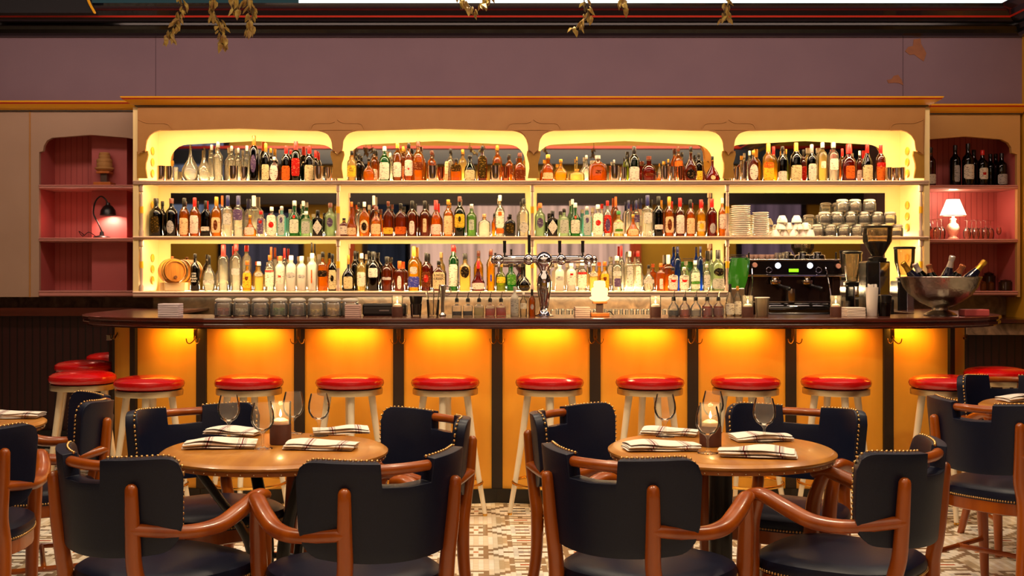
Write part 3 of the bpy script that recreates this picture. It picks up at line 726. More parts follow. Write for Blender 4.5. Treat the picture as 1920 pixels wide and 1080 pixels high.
# ================================================================ TABLES
def make_table(kind, n_studs=56):
    r = empty('round_table')
    zt = .75; R_ = .386
    MB().lathe([(.30, .709), (.355, .710), (.372, .713), (.374, .724), (.380, .727), (.386, .732), (.386, .738), (.381, .742), (.378, .7435), (.375, .746), (.366, .7495), (.001, .75)], n=72).build('tabletop', TABLEW, r, True)
    MB().lathe([(.3745, .7125), (.3765, .7128), (.3765, .7245), (.3745, .7248)], n=72, cap0=False, cap1=False).build('rim_band', RIMW, r, True)
    m_ = MB()
    for i in range(n_studs):
        a = 2*PI*i/n_studs; m_.ball((.377*math.cos(a), .377*math.sin(a), .7185), .0032, 6)
    m_.build('rim_studs', mat('bright_stud', (250, 226, 180), .2, 1), r, True)['kind'] = 'stuff'
    if kind == 'column':
        MB().lathe([(.05, .03), (.042, .06), (.04, .1), (.04, .68), (.06, .70), (.17, .705), (.17, .709)], n=24).build('pedestal', BLACK, r, True)
        for k in range(4):
            a = PI/4+k*PI/2; c, s_ = math.cos(a), math.sin(a)
            MB().tube([(c*.03, s_*.03, .05), (c*.15, s_*.15, .035), (c*.27, s_*.27, .014)], [.028, .022, .014], 10, 3, flat=.6).build('foot', BLACK, r, True)
    else:
        for k in range(4):
            a = math.radians(28)+k*PI/2; c, s_ = math.cos(a), math.sin(a)
            q = [(c*.27, s_*.27, .700), (c*.20, s_*.20, .60), (c*.105, s_*.105, .46), (c*.085, s_*.085, .34), (c*.14, s_*.14, .16), (c*.25, s_*.25, .014)]
            MB().tube(q, [.020, .022, .023, .023, .022, .014], 10, 4, flat=.7).build('leg', BLACK, r, True)
        MB().ring(.085, .01, .36, n=24).build('binding_ring', BLACK, r, True)
        MB().lathe([(.28, .702), (.28, .709)], n=32).build('mounting_plate', BLACK, r)
    return r
tA = make_table('sheaf'); tA.location = (*T1, 0); tag(tA, 'left round oak dining table with splayed black legs, laid for four', 'table', 'round oak dining tables')
tB = make_table('column'); tB.location = (*T2, 0); tag(tB, 'right round oak dining table on a straight black column, laid for four', 'table', 'round oak dining tables')
tC = copy_tree(tB); tC.location = (*T0, 0); tag(tC, 'round oak table cut off by the left picture edge, striped napkin on it', 'table', 'round oak dining tables')
tD = copy_tree(tB); tD.location = (*T3, 0); tag(tD, 'round oak table cut off by the right picture edge behind a large armchair', 'table', 'round oak dining tables')

# ---------------------------------------------------------------- tableware
def napkin_mat():
    m = mat('striped_linen', (240, 230, 218), .85); n, l = nt(m)
    tc = n.new('ShaderNodeTexCoord'); sp = n.new('ShaderNodeSeparateXYZ'); l.new(tc.outputs['UV'], sp.inputs[0])
    A_, B_ = (236, 226, 214), (124, 60, 66); D_ = (116, 98, 104)
    st_ = [(0, A_)]
    for c0 in (.34, .80):
        for o_, w_, c_ in ((-.062, .006, D_), (-.048, .006, D_), (-.034, .007, D_), (-.014, .022, B_), (.020, .007, D_), (.034, .006, D_), (.048, .006, D_)):
            st_ += [(c0+o_, c_), (c0+o_+w_, A_)]
    r = ramp(n, st_, 'CONSTANT'); l.new(sp.outputs[0], r.inputs[0]); l.new(r.outputs[0], n['Principled BSDF'].inputs['Base Color'])
    nz = n.new('ShaderNodeTexNoise'); nz.inputs['Scale'].default_value = 400; bp = n.new('ShaderNodeBump'); bp.inputs['Strength'].default_value = .15; bp.inputs['Distance'].default_value = .002
    l.new(nz.outputs[0], bp.inputs['Height']); l.new(bp.outputs[0], n['Principled BSDF'].inputs['Normal'])
    return m
LINEN = napkin_mat()
def make_napkin(seed, L=.245, W=.12):
    """folded cloth: a strip rolled over itself in soft layers; section in y-z swept along x"""
    rn = random.Random(seed); r = empty('napkin')
    sec = []
    # outer loop of the folded stack, spiral of three layers
    for k in range(4):
        zz = .004+k*.0058
        row = [(-W/2+.004*(k % 2), zz), (-W/4, zz+.002), (0, zz+.0028), (W/4, zz+.002), (W/2-.006*((k+1) % 2), zz)]
        sec += row if k % 2 == 0 else row[::-1]
    nx = 22; m_ = MB(); V = []
    ph = rn.random()*6
    for i in range(nx+1):
        t = i/nx; x = (t-.5)*L; rowv = []
        sh = .006*math.sin(3*t+ph)
        for j, (y, z) in enumerate(sec):
            lift = 1+.55*math.sin(PI*min(1, t*1.05))*(.6+.4*math.sin(5*t+ph))
            zz = z*lift*(.75+.25*math.sin(2.2*t+j*.35+ph)**2)
            rowv.append(m_.b.verts.new((x+.012*(j/len(sec))*math.sin(ph), y+sh+.004*math.sin(9*t+j), max(.0025, zz))))
        V.append(rowv)
    uvl = m_.b.loops.layers.uv.new('UVMap')
    for i in range(nx):
        for j in range(len(sec)-1):
            f = m_.b.faces.new((V[i][j], V[i+1][j], V[i+1][j+1], V[i][j+1]))
            for lp, (a, c) in zip(f.loops, ((i, j), (i+1, j), (i+1, j+1), (i, j+1))): lp[uvl].uv = (a/nx, c/len(sec))
    me = m_.build('napkin', LINEN, None, True)
    sd = me.modifiers.new('solid', 'SOLIDIFY'); sd.thickness = .0042; sd.offset = 0
    ss = me.modifiers.new('sub', 'SUBSURF'); ss.levels = ss.render_levels = 1
    bpy.data.objects.remove(r); return me
naps = [ # px, py of the centre, yaw (deg), table
 (411, 832, 7, 'folded striped napkin, front left on the left table'), (438, 808, -14, 'folded striped napkin, back left on the left table'),
 (600, 834, -4, 'folded striped napkin, front right on the left table'), (640, 806, 10, 'folded striped napkin, back right on the left table'),
 (1236, 836, 6, 'folded striped napkin, front left on the right table'), (1254, 808, -16, 'folded striped napkin, back left on the right table'),
 (1423, 848, -14, 'folded striped napkin, front right on the right table'), (1428, 819, 5, 'folded striped napkin, back right on the right table'),
 (22, 777, 2, 'folded striped napkin on the cut-off table at the left picture edge'), (1922, 747, 12, 'folded napkin on the cut-off table at the right picture edge')]
ZTAB = .7505
for i, (px, py, a, t) in enumerate(naps):
    d = (H-ZTAB-.012)*F/(py-VY); o = make_napkin(i*3+1)
    o.location = (X(px, d), d, ZTAB); o.rotation_euler = (0, 0, math.radians(a)); 
    if 'back' in t and 'table' in t: o.scale = (.85, 1, .9)
    tag(o, t, 'napkin', 'striped napkins on the dining tables')
def make_goblet():
    r = empty('wine_glass')
    out_ = [(.034, 0), (.034, .0015), (.012, .004), (.0045, .010), (.004, .03), (.0048, .050), (.011, .058), (.028, .070), (.0375, .088), (.040, .104), (.0385, .122), (.034, .140), (.0305, .155)]
    inn = [(.0292, .155), (.0327, .140), (.0372, .122), (.0387, .104), (.0362, .088), (.0265, .0715), (.010, .061), (.001, .060)]
    MB().lathe(out_+inn, n=36).build('glass', GLASS2, r, True)
    return r
GLASS2 = liquid('goblet_glass', (255, 254, 250), .05, .02, 1.16)
def fix_single(r, child):  # single-mesh things need no empty
    pass
gl = make_goblet(); gm = gl.children[0]; gm.parent = None; bpy.data.objects.remove(gl); gm.name = 'wine_glass'
gob = [(429, 4.19, 'leftmost wine glass on the left table, standing at a napkin'), (492.5, 3.93, 'nearest wine glass on the left table, left of the candle'),
 (550, 4.30, 'tall wine glass just behind the candle on the left table'), (598, 4.24, 'wine glass right of the candle on the left table'),
 (1247, 4.22, 'leftmost wine glass on the right table'), (1327, 3.83, 'nearest wine glass on the right table, in front of the candle'),
 (1337, 4.33, 'wine glass hidden behind the candle on the right table'), (1433, 4.08, 'rightmost wine glass on the right table')]
for i, (px, d, t) in enumerate(gob):
    o = gm if i == 0 else gm.copy()
    if i: C.objects.link(o)
    o.location = (X(px, d), d, ZTAB); tag(o, t, 'wine glass', 'wine glasses on the round tables')
BROWNW = noisy('brown_wrap', (74, 34, 18), (86, 42, 24), (1, 1, 1), 40, .6)
def make_candle():
    r = empty('candle_holder')
    MB().lathe([(.034, 0), (.036, .002), (.037, .148), (.0352, .148), (.0342, .008), (.001, .006)], n=32).build('glass_cylinder', GLASS2, r, True)
    MB().lathe([(.0375, .001), (.0378, .068), (.0372, .070), (.0370, .001)], n=32, cap0=False, cap1=False).build('leather_wrap', BROWNW, r, True)
    w_ = MB().lathe([(.031, .010), (.032, .07), (.028, .082), (.014, .090), (.001, .090)], n=24).build('candle', WAX, r, True)
    MB().lathe([(.0012, .088), (.0012, .096)], n=6).build('wick', BLACK, r)
    MB().lathe([(.001, .094), (.004, .099), (.0048, .104), (.003, .112), (.0004, .121)], n=10).build('flame', FLAME, r, True)
    return r
cd = make_candle()
CND = [(X(526, 4.04), 4.04, ZTAB, 'lit candle in glass with brown wrap, middle of the left table'), (X(1332, 3.99), 3.99, ZTAB, 'lit candle in glass with brown wrap, middle of the right table')]
# ================================================================ THINGS ON THE COUNTER
def on(px, d): return (X(px, d), d, ZT)
DC = 6.98
for px, t in ((745, 'lit candle in brown wrap on the bar, left of the beer tap'), (1229, 'lit candle in brown wrap on the bar, right of the glowing small lamp'), (1402, 'lit candle in brown wrap on bar, before left side of coffee machine'), (1567, 'lit candle in brown wrap on bar, before right side of coffee machine')):
    p = on(px, DC-.1); CND.append((*p, t))
for i, (x, y, z, t) in enumerate(CND):
    o = cd if i == 0 else copy_tree(cd)
    o.location = (x, y, z)
    if i > 1: o.scale = (.88, .88, .86)
    tag(o, t, 'candle', 'candles on the tables and the bar')
    point('candle_light', (x, y, z+.135 if i < 2 else z+.115), .22, (1, .62, .26), .008)
# preserving jars with garnishes
def make_jar(R_=.055, h=.112):
    r = empty('preserving_jar')
    MB().lathe([(R_*.9, 0), (R_, .006), (R_, h*.62), (R_*.94, h*.70), (R_*.82, h*.74), (R_*.82, h*.78), (R_*.80, h*.78), (R_*.92, h*.68), (R_*.95, h*.6), (R_*.95, .01), (.001, .008)], n=24).build('jar_body', THINJ, r, True)
    MB().lathe([(R_*.84, h*.79), (R_*.92, h*.80), (R_*.92, h*.88), (R_*.80, h*.95), (R_*.5, h*.985), (.001, h)], n=24).build('lid', THINJ2, r, True)
    MB().ring(R_*.88, .0016, h*.785, n=24, m=6).build('wire_clip', STEEL, r, True)
    return r
THINJ = liquid('jar_glass', (255, 253, 246), .13, dif=.6); THINJ2 = liquid('jar_lid_glass', (252, 246, 232), .75, dif=.6)
jr = make_jar(); JM = {}
def fill(parent, R_, h, col, name='contents'):
    m_ = MB(); rn = random.Random(hash(col) % 999)
    m_.lathe([(R_*.9, .009), (R_*.93, h*.7), (R_*.7, h*.95), (.001, h)], n=20)
    for k in range(16):
        a = rn.random()*6.28; q = R_*.75*math.sqrt(rn.random()); m_.ball((q*math.cos(a), q*math.sin(a), h*.93), R_*.2, 6)
    return m_.build(name, noisy('fill_%d_%d_%d' % col, col, tuple(int(v*.6) for v in col), (1, 1, 1), 90, .45), parent, True)
jars = [(419, (170, 60, 46), .045, 'preserving jar of red cherries, leftmost on the bar'), (453, (196, 190, 176), .04, 'preserving jar of pale pieces, second from left on the bar'), (488, (96, 44, 44), .045, 'preserving jar of dark purple berries, third from left on bar'),
 (523, (90, 140, 50), .045, 'preserving jar of green leaves, fourth from left on the bar'), (558, (96, 26, 24), .055, 'preserving jar of dark red cherries, fifth from left on bar'), (593, (230, 200, 110), .035, 'preserving jar of yellow peel, sixth from left on the bar'),
 (625, (240, 196, 110), .045, 'preserving jar of orange slices, seventh from left on the bar'), (657, (150, 140, 70), .05, 'preserving jar of olives, rightmost garnish jar on the bar')]
for i, (px, col, fh, t) in enumerate(jars):
    o = jr if i == 0 else copy_tree(jr)
    fill(o, .052, fh, col); o.location = on(px, DC); tag(o, t, 'jar', 'garnish jars on the bar')
    if i == 0: pass
# the first jar was copied after being filled: drop doubled contents
for o in [q for q in bpy.data.objects if q.get('group') == 'garnish jars on the bar']:
    k = [c for c in o.children if c.name.startswith('contents')]
    for extra in k[:-1] if o is not jr else k[1:]: bpy.data.objects.remove(extra)
# stacks of paper napkins
def napstack(px0, px1, py, label, col=(226, 214, 206), d=DC, n=6):
    x0, x1 = X(px0, d), X(px1, d); h = (594-py)*d/F; r = thing('paper_napkin_stack', label, 'napkins', ((x0+x1)/2, d, ZT), 0, 'paper napkin stacks on the bar'); rn = random.Random(px0)
    m_ = mat('paper_%d' % col[0], col, .8)
    for k in range(n):
        a = (rn.random()-.5)*.05; z0 = k*h/n; w_ = (x1-x0)/2; M_ = Matrix.Rotation(a, 4, 'Z')
        MB().box(-w_, w_, -.06, .06, z0+.0006, z0+h/n-.0012, M_).build('folded_napkin', m_, r, bevel=.0015)
    return r
napstack(301, 339, 570, 'white paper napkin stack alone on the left end of the bar', (224, 210, 216))
napstack(649, 676, 572, 'pinkish paper napkin stack between garnish jars and printer', (206, 170, 160))
napstack(1077, 1105, 576, 'paper napkin stack left of the glowing small bar lamp', (196, 168, 152), n=5)
napstack(1583, 1617, 577, 'white paper napkin stack right of the coffee machine candle', (232, 214, 200), n=6)
# receipt printer
r = thing('receipt_printer', 'black receipt printer lying on the bar behind a candle', 'printer', (X(722, 7.12), 7.12, ZT))
MB().box(-.135, .135, -.06, .10, 0, .075).build('body', BLACKP, r, bevel=.012)
MB().box(-.125, .125, -.064, -.058, .012, .05).build('front_panel', mat('printer_face', (34, 30, 28), .3), r, bevel=.002)
MB().box(-.03, .03, -.067, -.064, .028, .036).build('badge', STEEL, r)
# black cup with brush
def cup(name, label, px, d, R_, h, m, cat, extra=None):
    r = thing(name, label, cat, on(px, d)); MB().lathe([(R_*.82, 0), (R_*.86, .003), (R_, h), (R_*.95, h), (R_*.80, .006), (.001, .005)], n=24).build('vessel', m, r, True); return r
r = cup('tumbler', 'clear tumbler holding black bar mats beside the printer candle', 780, DC, .036, .075, THIN, 'tumbler')
MB().lathe([(.026, .008), (.028, .06), (.036, .09), (.040, .122), (.034, .124), (.001, .120)], n=20).build('black_lining', BLACKP, r, True)
# bar tools in a glass
r = cup('bar_tool_holder', 'glass of bar spoons with strainer and steel shaker handle', 812, DC, .040, .10, THIN, 'bar tools')
rn = random.Random(4)
for k in range(6):
    a = rn.random()*6.28; q = Vector((math.cos(a)*.02, math.sin(a)*.02, .01)); e_ = Vector((math.cos(a)*.045, math.sin(a)*.045, .15+.05*rn.random()))
    MB().tube([q, (q+e_)/2, e_], .0022, 6, 2).build('bar_spoon', STEEL, r, True)
r = thing('jigger', 'upright steel ring-handled bar tool beside the glass of spoons', 'bar tool', on(830, DC-.04))
MB().lathe([(.020, 0), (.022, .01), (.010, .025), (.010, .09), (.017, .14), (.022, .185), (.018, .19), (.001, .17)], n=20).build('shaft', STEEL, r, True)
m_ = MB(); m_.ring(.028, .003, 0, n=24, m=6); o = m_.build('ring_handle', STEEL, r, True); o.rotation_euler = (PI/2, 0, 0); o.location = (.022, 0, .155)
# pour bottles
def pour(px, d, w, label, col, fillf, k):
    R_ = w/2*d/F; r = thing('pour_bottle', label, 'pour bottle', on(px, d), 0, 'pour bottles on the bar')
    hb = .075
    pr = [(R_*.9, 0), (R_, .004), (R_, hb*.62), (R_*.85, hb*.85), (R_*.4, hb*1.05), (.011, hb*1.15), (.011, hb*1.35)] if k else [(R_*.95, 0), (R_, .003), (R_, hb*.75), (R_*.9, hb*.86), (R_*.35, hb*.95), (.010, hb*1.0), (.010, hb*1.25)]
    MB().lathe(pr, n=20, e=4 if not k else 2.2).build('bottle_body', THINJ, r, True)
    MB().lathe([(R_*.9, .004), (R_*.93, .008), (R_*.93, hb*fillf), (.001, hb*fillf)], n=20, e=4 if not k else 2.2).build('syrup', liquid('syrup_%d_%d' % (col[0], col[1]), tuple(min(255, int(v*1.5)) for v in col), .6), r, True)
    zc_ = pr[-1][1]
    MB().lathe([(.0125, zc_-.008), (.0125, zc_+.008), (.009, zc_+.016), (.001, zc_+.018)], n=14).build('stopper', BLACKP, r, True)
    MB().tube([(0, 0, zc_+.012), (.002, 0, zc_+.035), (.008, 0, zc_+.055)], [.004, .003, .0022], 8, 3).build('spout', STEEL, r, True)
sy = [((24, 12, 8), .40, 'dark syrup'), ((20, 10, 6), .42, 'black syrup'), ((226, 206, 140), .7, 'pale yellow juice'), ((206, 84, 12), .62, 'orange liquid'), ((196, 60, 10), .68, 'reddish orange liquid')]
for (px, i) in zip((856.5, 877.3, 898.3, 919, 939.5), range(5)):
    pour(px, DC, 18.5, 'square pour bottle of %s left of beer tap, %s of five' % (sy[i][2], ('first', 'second', 'third', 'fourth', 'fifth')[i]), sy[i][0], sy[i][1], 0)
sy2 = [((24, 12, 8), .5, 'dark syrup'), ((190, 96, 20), .55, 'brown bitters'), ((232, 214, 170), .5, 'clear yellowish syrup'), ((150, 50, 16), .8, 'red-brown liquid'), ((140, 40, 14), .8, 'dark red liquid')]
for (px, i) in zip((1263, 1283.8, 1304.6, 1326, 1347), range(5)):
    pour(px, DC, 20.5, 'rounded pour bottle of %s right of small lamp, %s of five' % (sy2[i][2], ('first', 'second', 'third', 'fourth', 'fifth')[i]), sy2[i][0], sy2[i][1], 1)
# beer tap
tp = thing('beer_tap', 'chrome T-shaped beer tap tower with four black-handled taps', 'beer tap', on(1020, DC))
s_ = DC/F
MB().lathe([(.060, 0), (.060, .006), (.040, .016), (.034, .026), (.026, .04), (.028, .07), (.038, .13), (.046, .20), (.045, .235), (.030, .262), (.026, .275), (.034, .29), (.052, .315), (.056, .335), (.050, .36), (.034, .378), (.02, .388), (.001, .392)], n=32).build('column', CHROME, tp, True)
MB().tube([(-.285, 0, .345), (0, 0, .345), (.285, 0, .345)], .024, 20, 2).build('crossbar', CHROME, tp, True)
for k, px in enumerate((935, 991, 1052, 1103)):
    x_ = (px-1020)*s_ if k not in (0, 3) else (px-1020)*s_+(.0 if k == 0 else .0)
    MB().ball((0, 0, 0), 1, 20, sc=(.033, .034, .034)).build('globe', CHROME, tp, True, (x_, -.012, .342))
for px in (926, 1114):
    MB().ball((0, 0, 0), 1, 16, sc=(.02, .022, .026)).build('end_cap', CHROME, tp, True, ((px-1020)*s_, 0, .342))
for k, (px, hh) in enumerate(((946, .09), (992, .125), (1049, .09), (1092, .09))):
    x_ = (px-1020)*s_; z0_ = .365
    hd = MB().lathe([(.005, 0), (.006, .015), (.010, .02), (.0095, hh*.8), (.011, hh), (.001, hh+.002)], x_, -.02, z0_, 14).build('tap_handle', BLACKP, tp, True)
for k, px in enumerate((935, 1103)):
    x_ = (px-1020)*s_
    MB().tube([(x_, -.03, .33), (x_, -.055, .31), (x_, -.06, .26)], .009, 10, 3).build('spout', CHROME, tp, True)
# small glowing lamp on the bar
def glow_lamp(label, p, lit, sc=1):
    r = thing('small_table_lamp', label, 'lamp', p); r.scale = (sc,)*3
    WD = noisy('lamp_oak', (196, 112, 40), (170, 92, 32), (1, 1, .3), 20, .4)
    MB().box(-.055, .055, -.055, .055, 0, .022).build('base', WD, r, bevel=.003)
    MB().box(-.02, .02, -.02, .02, .022, .078).build('stem', mat('lamp_stem', (110, 90, 80), .3, .6), r, bevel=.002)
    MB().box(-.042, .042, -.042, .042, .078, .092).build('collar', WD, r, bevel=.003)
    pr = [(.036, 0), (.048, .006), (.060, .016), (.060, .024), (.046, .030), (.050, .040), (.050, .052), (.046, .056), (.050, .062), (.050, .074), (.045, .080), (.034, .084), (.037, .092), (.037, .102), (.033, .106), (.036, .112), (.030, .122), (.001, .125)]
    MB().lathe([(a, .092+c) for a, c in pr], n=24).build('lamp_shade', emis('lamp_glow', (255, 214, 140), 1.7) if lit else liquid('unlit_shade', (240, 190, 120), .7, dif=.7), r, True)
    return r
glow_lamp('small glowing ribbed-glass lamp on wooden base, right of beer tap', on(1124, DC-.03), True)
point('bar_lamp_light', (X(1124, DC-.2), DC-.2, ZT+.16), 2.2, (1, .66, .3), .03)
MB_ = MB().tube([on(1135, DC)[:2]+(ZT+.012,), (X(1143, DC), DC+.02, ZT+.03), (X(1152, DC), DC+.05, ZT+.006)], .003, 6).build('lamp_cord', BLACKP); tag(MB_, 'short dark cord behind the small glowing bar lamp', 'cord')
# three miniature bottles left of the tap; two with white labels right of the pour bottles
# glass of straws, dimpled tumblers
r = thing('straw_cup', 'tall white cup of straws in front of the coffee grinder', 'cup', on(1635, DC))
MB().lathe([(.028, 0), (.030, .004), (.037, .175), (.035, .175), (.026, .006), (.001, .005)], n=24).build('cup_body', mat('paper_white', (240, 232, 222), .6), r, True)
m_ = MB(); rn = random.Random(2)
for k in range(16):
    a = rn.random()*6.28; q = .026*math.sqrt(rn.random()); m_.lathe([(.0035, .01), (.0035, .188+.008*rn.random())], q*math.cos(a), q*math.sin(a), 0, 6)
o = m_.build('straws', mat('straw_white', (246, 240, 232), .5), r); o['kind'] = 'stuff'
r = cup('tumbler', 'glass cup with thick black lid right of the straw cup', 1658, DC, .040, .085, liquid('smoke', (90, 76, 70), .2), 'cup')
MB().lathe([(.036, .078), (.042, .085), (.043, .125), (.036, .13), (.001, .13)], n=24).build('lid', BLACKP, r, True)
r = cup('tumbler', 'dimpled clear glass tumbler beside the candle before coffee machine', 1429, DC, .043, .115, liquid('dimpled', (252, 244, 224), .35), 'tumbler')
MB().ring(.043, .0035, .112, n=24).build('rim_ring', WHITE, r, True)
r = cup('tumbler', 'small clear glass right of the coffee machine candle', 1586, DC+.12, .025, .09, THIN, 'tumbler')
o = MB().box(-.075, .075, -.05, .05, 0, .042).build('menu_box', noisy('pink_box', (196, 84, 84), (186, 76, 78), (1, 1, 1), 10, .5), bevel=.006); o.location = on(1826, 7.0); tag(o, 'pink box at the right end of the bar beside punch bowl', 'box')
# punch bowl with bottles
bw = thing('punch_bowl', 'large hammered steel footed punch bowl full of ice at bar right', 'bowl', on(1763, 7.08))
MB().lathe([(.095, 0), (.098, .006), (.080, .02), (.048, .034), (.046, .048), (.075, .060), (.125, .085), (.178, .125), (.215, .175), (.232, .225), (.240, .236), (.236, .240), (.226, .228), (.208, .178), (.172, .13), (.12, .092), (.001, .07)], n=48).build('bowl', HAMMER, bw, True)
m_ = MB(); rn = random.Random(9)
m_.lathe([(.205, .18), (.218, .205), (.001, .21)], n=24)
for k in range(90):
    a = rn.random()*6.28; q = .205*math.sqrt(rn.random()); m_.box(-.014, .014, -.014, .014, -.014, .014, Matrix.Translation((q*math.cos(a), q*math.sin(a), .21)) @ Matrix.Rotation(rn.random()*3, 4, (rn.random(), rn.random(), 1)))
o = m_.build('ice', liquid('ice', (240, 244, 246), .5), bw); o['kind'] = 'stuff'
# bottles of bubbly stuck in the ice
def champ(px, py, lean, foil, glass, label):
    d = 7.08; base = Vector((X(1763, d)+(X(px, d)-X(1763, d))*.55, d, ZT+.19))
    tip = Vector((X(px, d), d-.05 if abs(lean) < 20 else d, Z(py, d))); v = tip-base; L = v.length
    r = thing('sparkling_wine_bottle', label, 'bottle', base, 0, 'bottles chilling in the punch bowl'); r.rotation_euler = v.to_track_quat('Z', 'Y').to_euler()
    MB().lathe([(.04, -.02), (.042, 0), (.040, L*.25), (.030, L*.45), (.018, L*.66), (.0145, L*.8), (.0145, L*.9)], n=18).build('bottle_body', glass, r, True)
    MB().lathe([(.021, L*.60), (.0165, L*.78), (.0165, L*.86), (.0185, L*.88), (.0185, L*.98), (.015, L), (.001, L)], n=18).build('foil', foil, r, True)
GRN = liquid('green_bottle', (20, 44, 18), .15); DKB = mat('dark_bottle', (16, 16, 34), .12, coat=.5)
gf = mat('gold_foil', (216, 168, 62), .28, .9); sf = mat('silver_foil', (226, 216, 212), .3, .7); pf = mat('copper_foil', (206, 128, 84), .3, .8)
champ(1692, 492, -60, gf, DKB, 'gold-foiled bottle leaning left in the punch bowl'); champ(1715, 494, -35, sf, GRN, 'silver-foiled bottle leaning left in the punch bowl')
champ(1741, 496, -20, pf, GRN, 'copper-foiled bottle left of middle in the punch bowl'); champ(1780, 480, 10, sf, DKB, 'tallest upright silver-foiled bottle in the punch bowl')
champ(1800, 497, 15, pf, GRN, 'short copper-foiled bottle right of middle in the punch bowl'); champ(1847, 489, 50, gf, DKB, 'gold-foiled bottle leaning right in the punch bowl')

# ================================================================ COFFEE MACHINE AND GRINDERS (on the back counter)
em = thing('espresso_machine', 'dark chrome two-group espresso machine on the back counter', 'coffee machine', (X(1490, 8.05), 8.05, 0))
dm = 7.93
def ex(px): return X(px, dm)-X(1490, 8.05)
def ez(py): return Z(py, dm)
BODY = mat('machine_body', (42, 38, 40), .12, .85); REFL = noisy('machine_back', (58, 40, 34), (48, 32, 28), (1, 1, 1), 3, .18, metal=.6)
y0 = dm-8.05
MB().box(ex(1402), ex(1580), y0+.06, y0+.48, .965, ez(514)).build('rear_body', REFL, em, bevel=.01)
MB().prism([(ex(1400), ez(489)), (ex(1396), ez(514)), (ex(1582), ez(514)), (ex(1574), ez(489))], y0, y0+.45).build('upper_housing', BODY, em, bevel=.006)
MB().box(ex(1394), ex(1584), y0-.02, y0+.45, ez(519), ez(514.5)).build('ledge', CHROME, em, bevel=.003)
MB().box(ex(1400), ex(1576), y0+.0, y0+.45, ez(489), ez(486)).build('cup_tray', STEEL, em, bevel=.002)
for sx in (1395, 1560): MB().box(ex(sx), ex(sx+16), y0, y0+.4, .95, ez(519)).build('side_leg', REFL, em, bevel=.01)
MB().tube([(ex(1442), y0+.0, ez(580)), (ex(1550), y0+.0, ez(580))], .048, 24, 1).build('drip_drawer', mat('gloss_black', (14, 12, 12), .1, coat=.8), em, True)
MB().box(ex(1410), ex(1556), y0-.02, y0+.2, ez(567), ez(565)).build('drip_tray', STEEL, em)
for px, zz in ((1458, 498), (1518, 498)):
    o = MB().lathe([(.001, 0), (.020, 0), (.022, .004), (.022, .010)], n=20, M=Matrix.Rotation(PI/2, 4, 'X')).build('gauge_bezel', CHROME, em, True, (ex(px), y0-.0, ez(zz)))
    MB().lathe([(.001, .0115), (.019, .0115), (.019, .009)], n=20, M=Matrix.Rotation(PI/2, 4, 'X')).build('lit_gauge', emis('gauge_glow', (220, 236, 255), 5), em, False, (ex(px), y0-.0, ez(zz)))
for px in (1442, 1535): MB().ring(.019, .003, 0, n=20, m=6).build('pressure_dial', CHROME, em, True, (ex(px), y0-.004, ez(506.5))).rotation_euler = (PI/2, 0, 0)
MB().box(ex(1479), ex(1497), y0-.006, y0, ez(510), ez(504)).build('display', emis('green_display', (120, 220, 20), 2.2), em, bevel=.002)
for px, py in ((1414, 497), (1570, 499)): MB().lathe([(.001, .03), (.016, .03), (.018, .02), (.012, 0)], n=16, M=Matrix.Rotation(PI/2, 4, 'X')).build('steam_knob', mat('knob_wood', (206, 150, 130), .4), em, True, (ex(px), y0, ez(py)))
for px in (1455, 1515):
    g_ = MB().lathe([(.046, 0), (.050, .012), (.050, .028), (.036, .034), (.03, .055), (.001, .055)], n=24).build('group_head', CHROME, em, True, (ex(px), y0+.03, ez(533)))
    MB().tube([(ex(px), y0+.03, ez(531)), (ex(px+9), y0-.02, ez(537)), (ex(px+18), y0-.09, ez(541))], [.014, .012, .015], 10, 3).build('portafilter_handle', BLACKP, em, True)
MB().tube([(ex(1410), y0, ez(500)), (ex(1408), y0-.05, ez(530)), (ex(1404), y0-.06, ez(560))], .005, 8, 4).build('steam_wand', CHROME, em, True)
MB().tube([(ex(1548), y0, ez(500)), (ex(1550), y0-.05, ez(530)), (ex(1556), y0-.06, ez(575))], .005, 8, 4).build('steam_wand', CHROME, em, True)
for sx in (1406, 1570): MB().lathe([(.006, 0), (.006, .05), (.001, .052)], ex(sx), y0+.03, ez(487), 10).build('rail_post', BLACKP, em, True)
for py in (478, 482): MB().tube([(ex(1370), y0+.03, ez(py)), (ex(1406), y0+.03, ez(py))], .0025, 6, 1).build('rail', BLACKP, em)
o = MB().lathe([(.034, 0), (.036, .003), (.036, .085), (.033, .085), (.033, .006), (.001, .005)], n=24).build('milk_jug', STEEL, None, True); o.location = (X(1483, dm), dm+.0, Z(564.8, dm)); tag(o, 'steel milk jug on the drip tray of the coffee machine', 'jug')
# cups on top of the machine
def cupmesh(R_, h, name, m): return MB().lathe([(R_*.55, 0), (R_*.62, .003), (R_*.9, h*.5), (R_, h), (R_*.93, h), (R_*.82, h*.5), (R_*.5, .006), (.001, .005)], n=20).build(name, m, None, True)
pk = mat('cup_pink', (236, 190, 170), .3, coat=.3)
first = None
for k, px in enumerate((1413, 1424, 1435, 1446, 1456)):
    if first is None: first = cupmesh(.026, .034, 'coffee_cup', pk); o = first
    else: o = first.copy(); C.objects.link(o)
    o.location = (X(px, dm), dm+.10+.02*(k % 2), ez(486)); tag(o, 'small pale cup on the coffee machine, %s from left' % ('first', 'second', 'third', 'fourth', 'fifth')[k], 'cup', 'pale cups on the coffee machine')
first = None
for k, px in enumerate((1460, 1466.5, 1473, 1479)):
    if first is None: first = MB().lathe([(.012, 0), (.013, .002), (.015, .045), (.0138, .045), (.011, .004), (.001, .003)], n=14).build('espresso_glass', THINJ, None, True); o = first
    else: o = first.copy(); C.objects.link(o)
    o.location = (X(px, dm), dm+.05, ez(486)); tag(o, 'little clear espresso glass on coffee machine, %s from left' % ('first', 'second', 'third', 'fourth')[k], 'glass', 'espresso glasses on the machine')
first = None
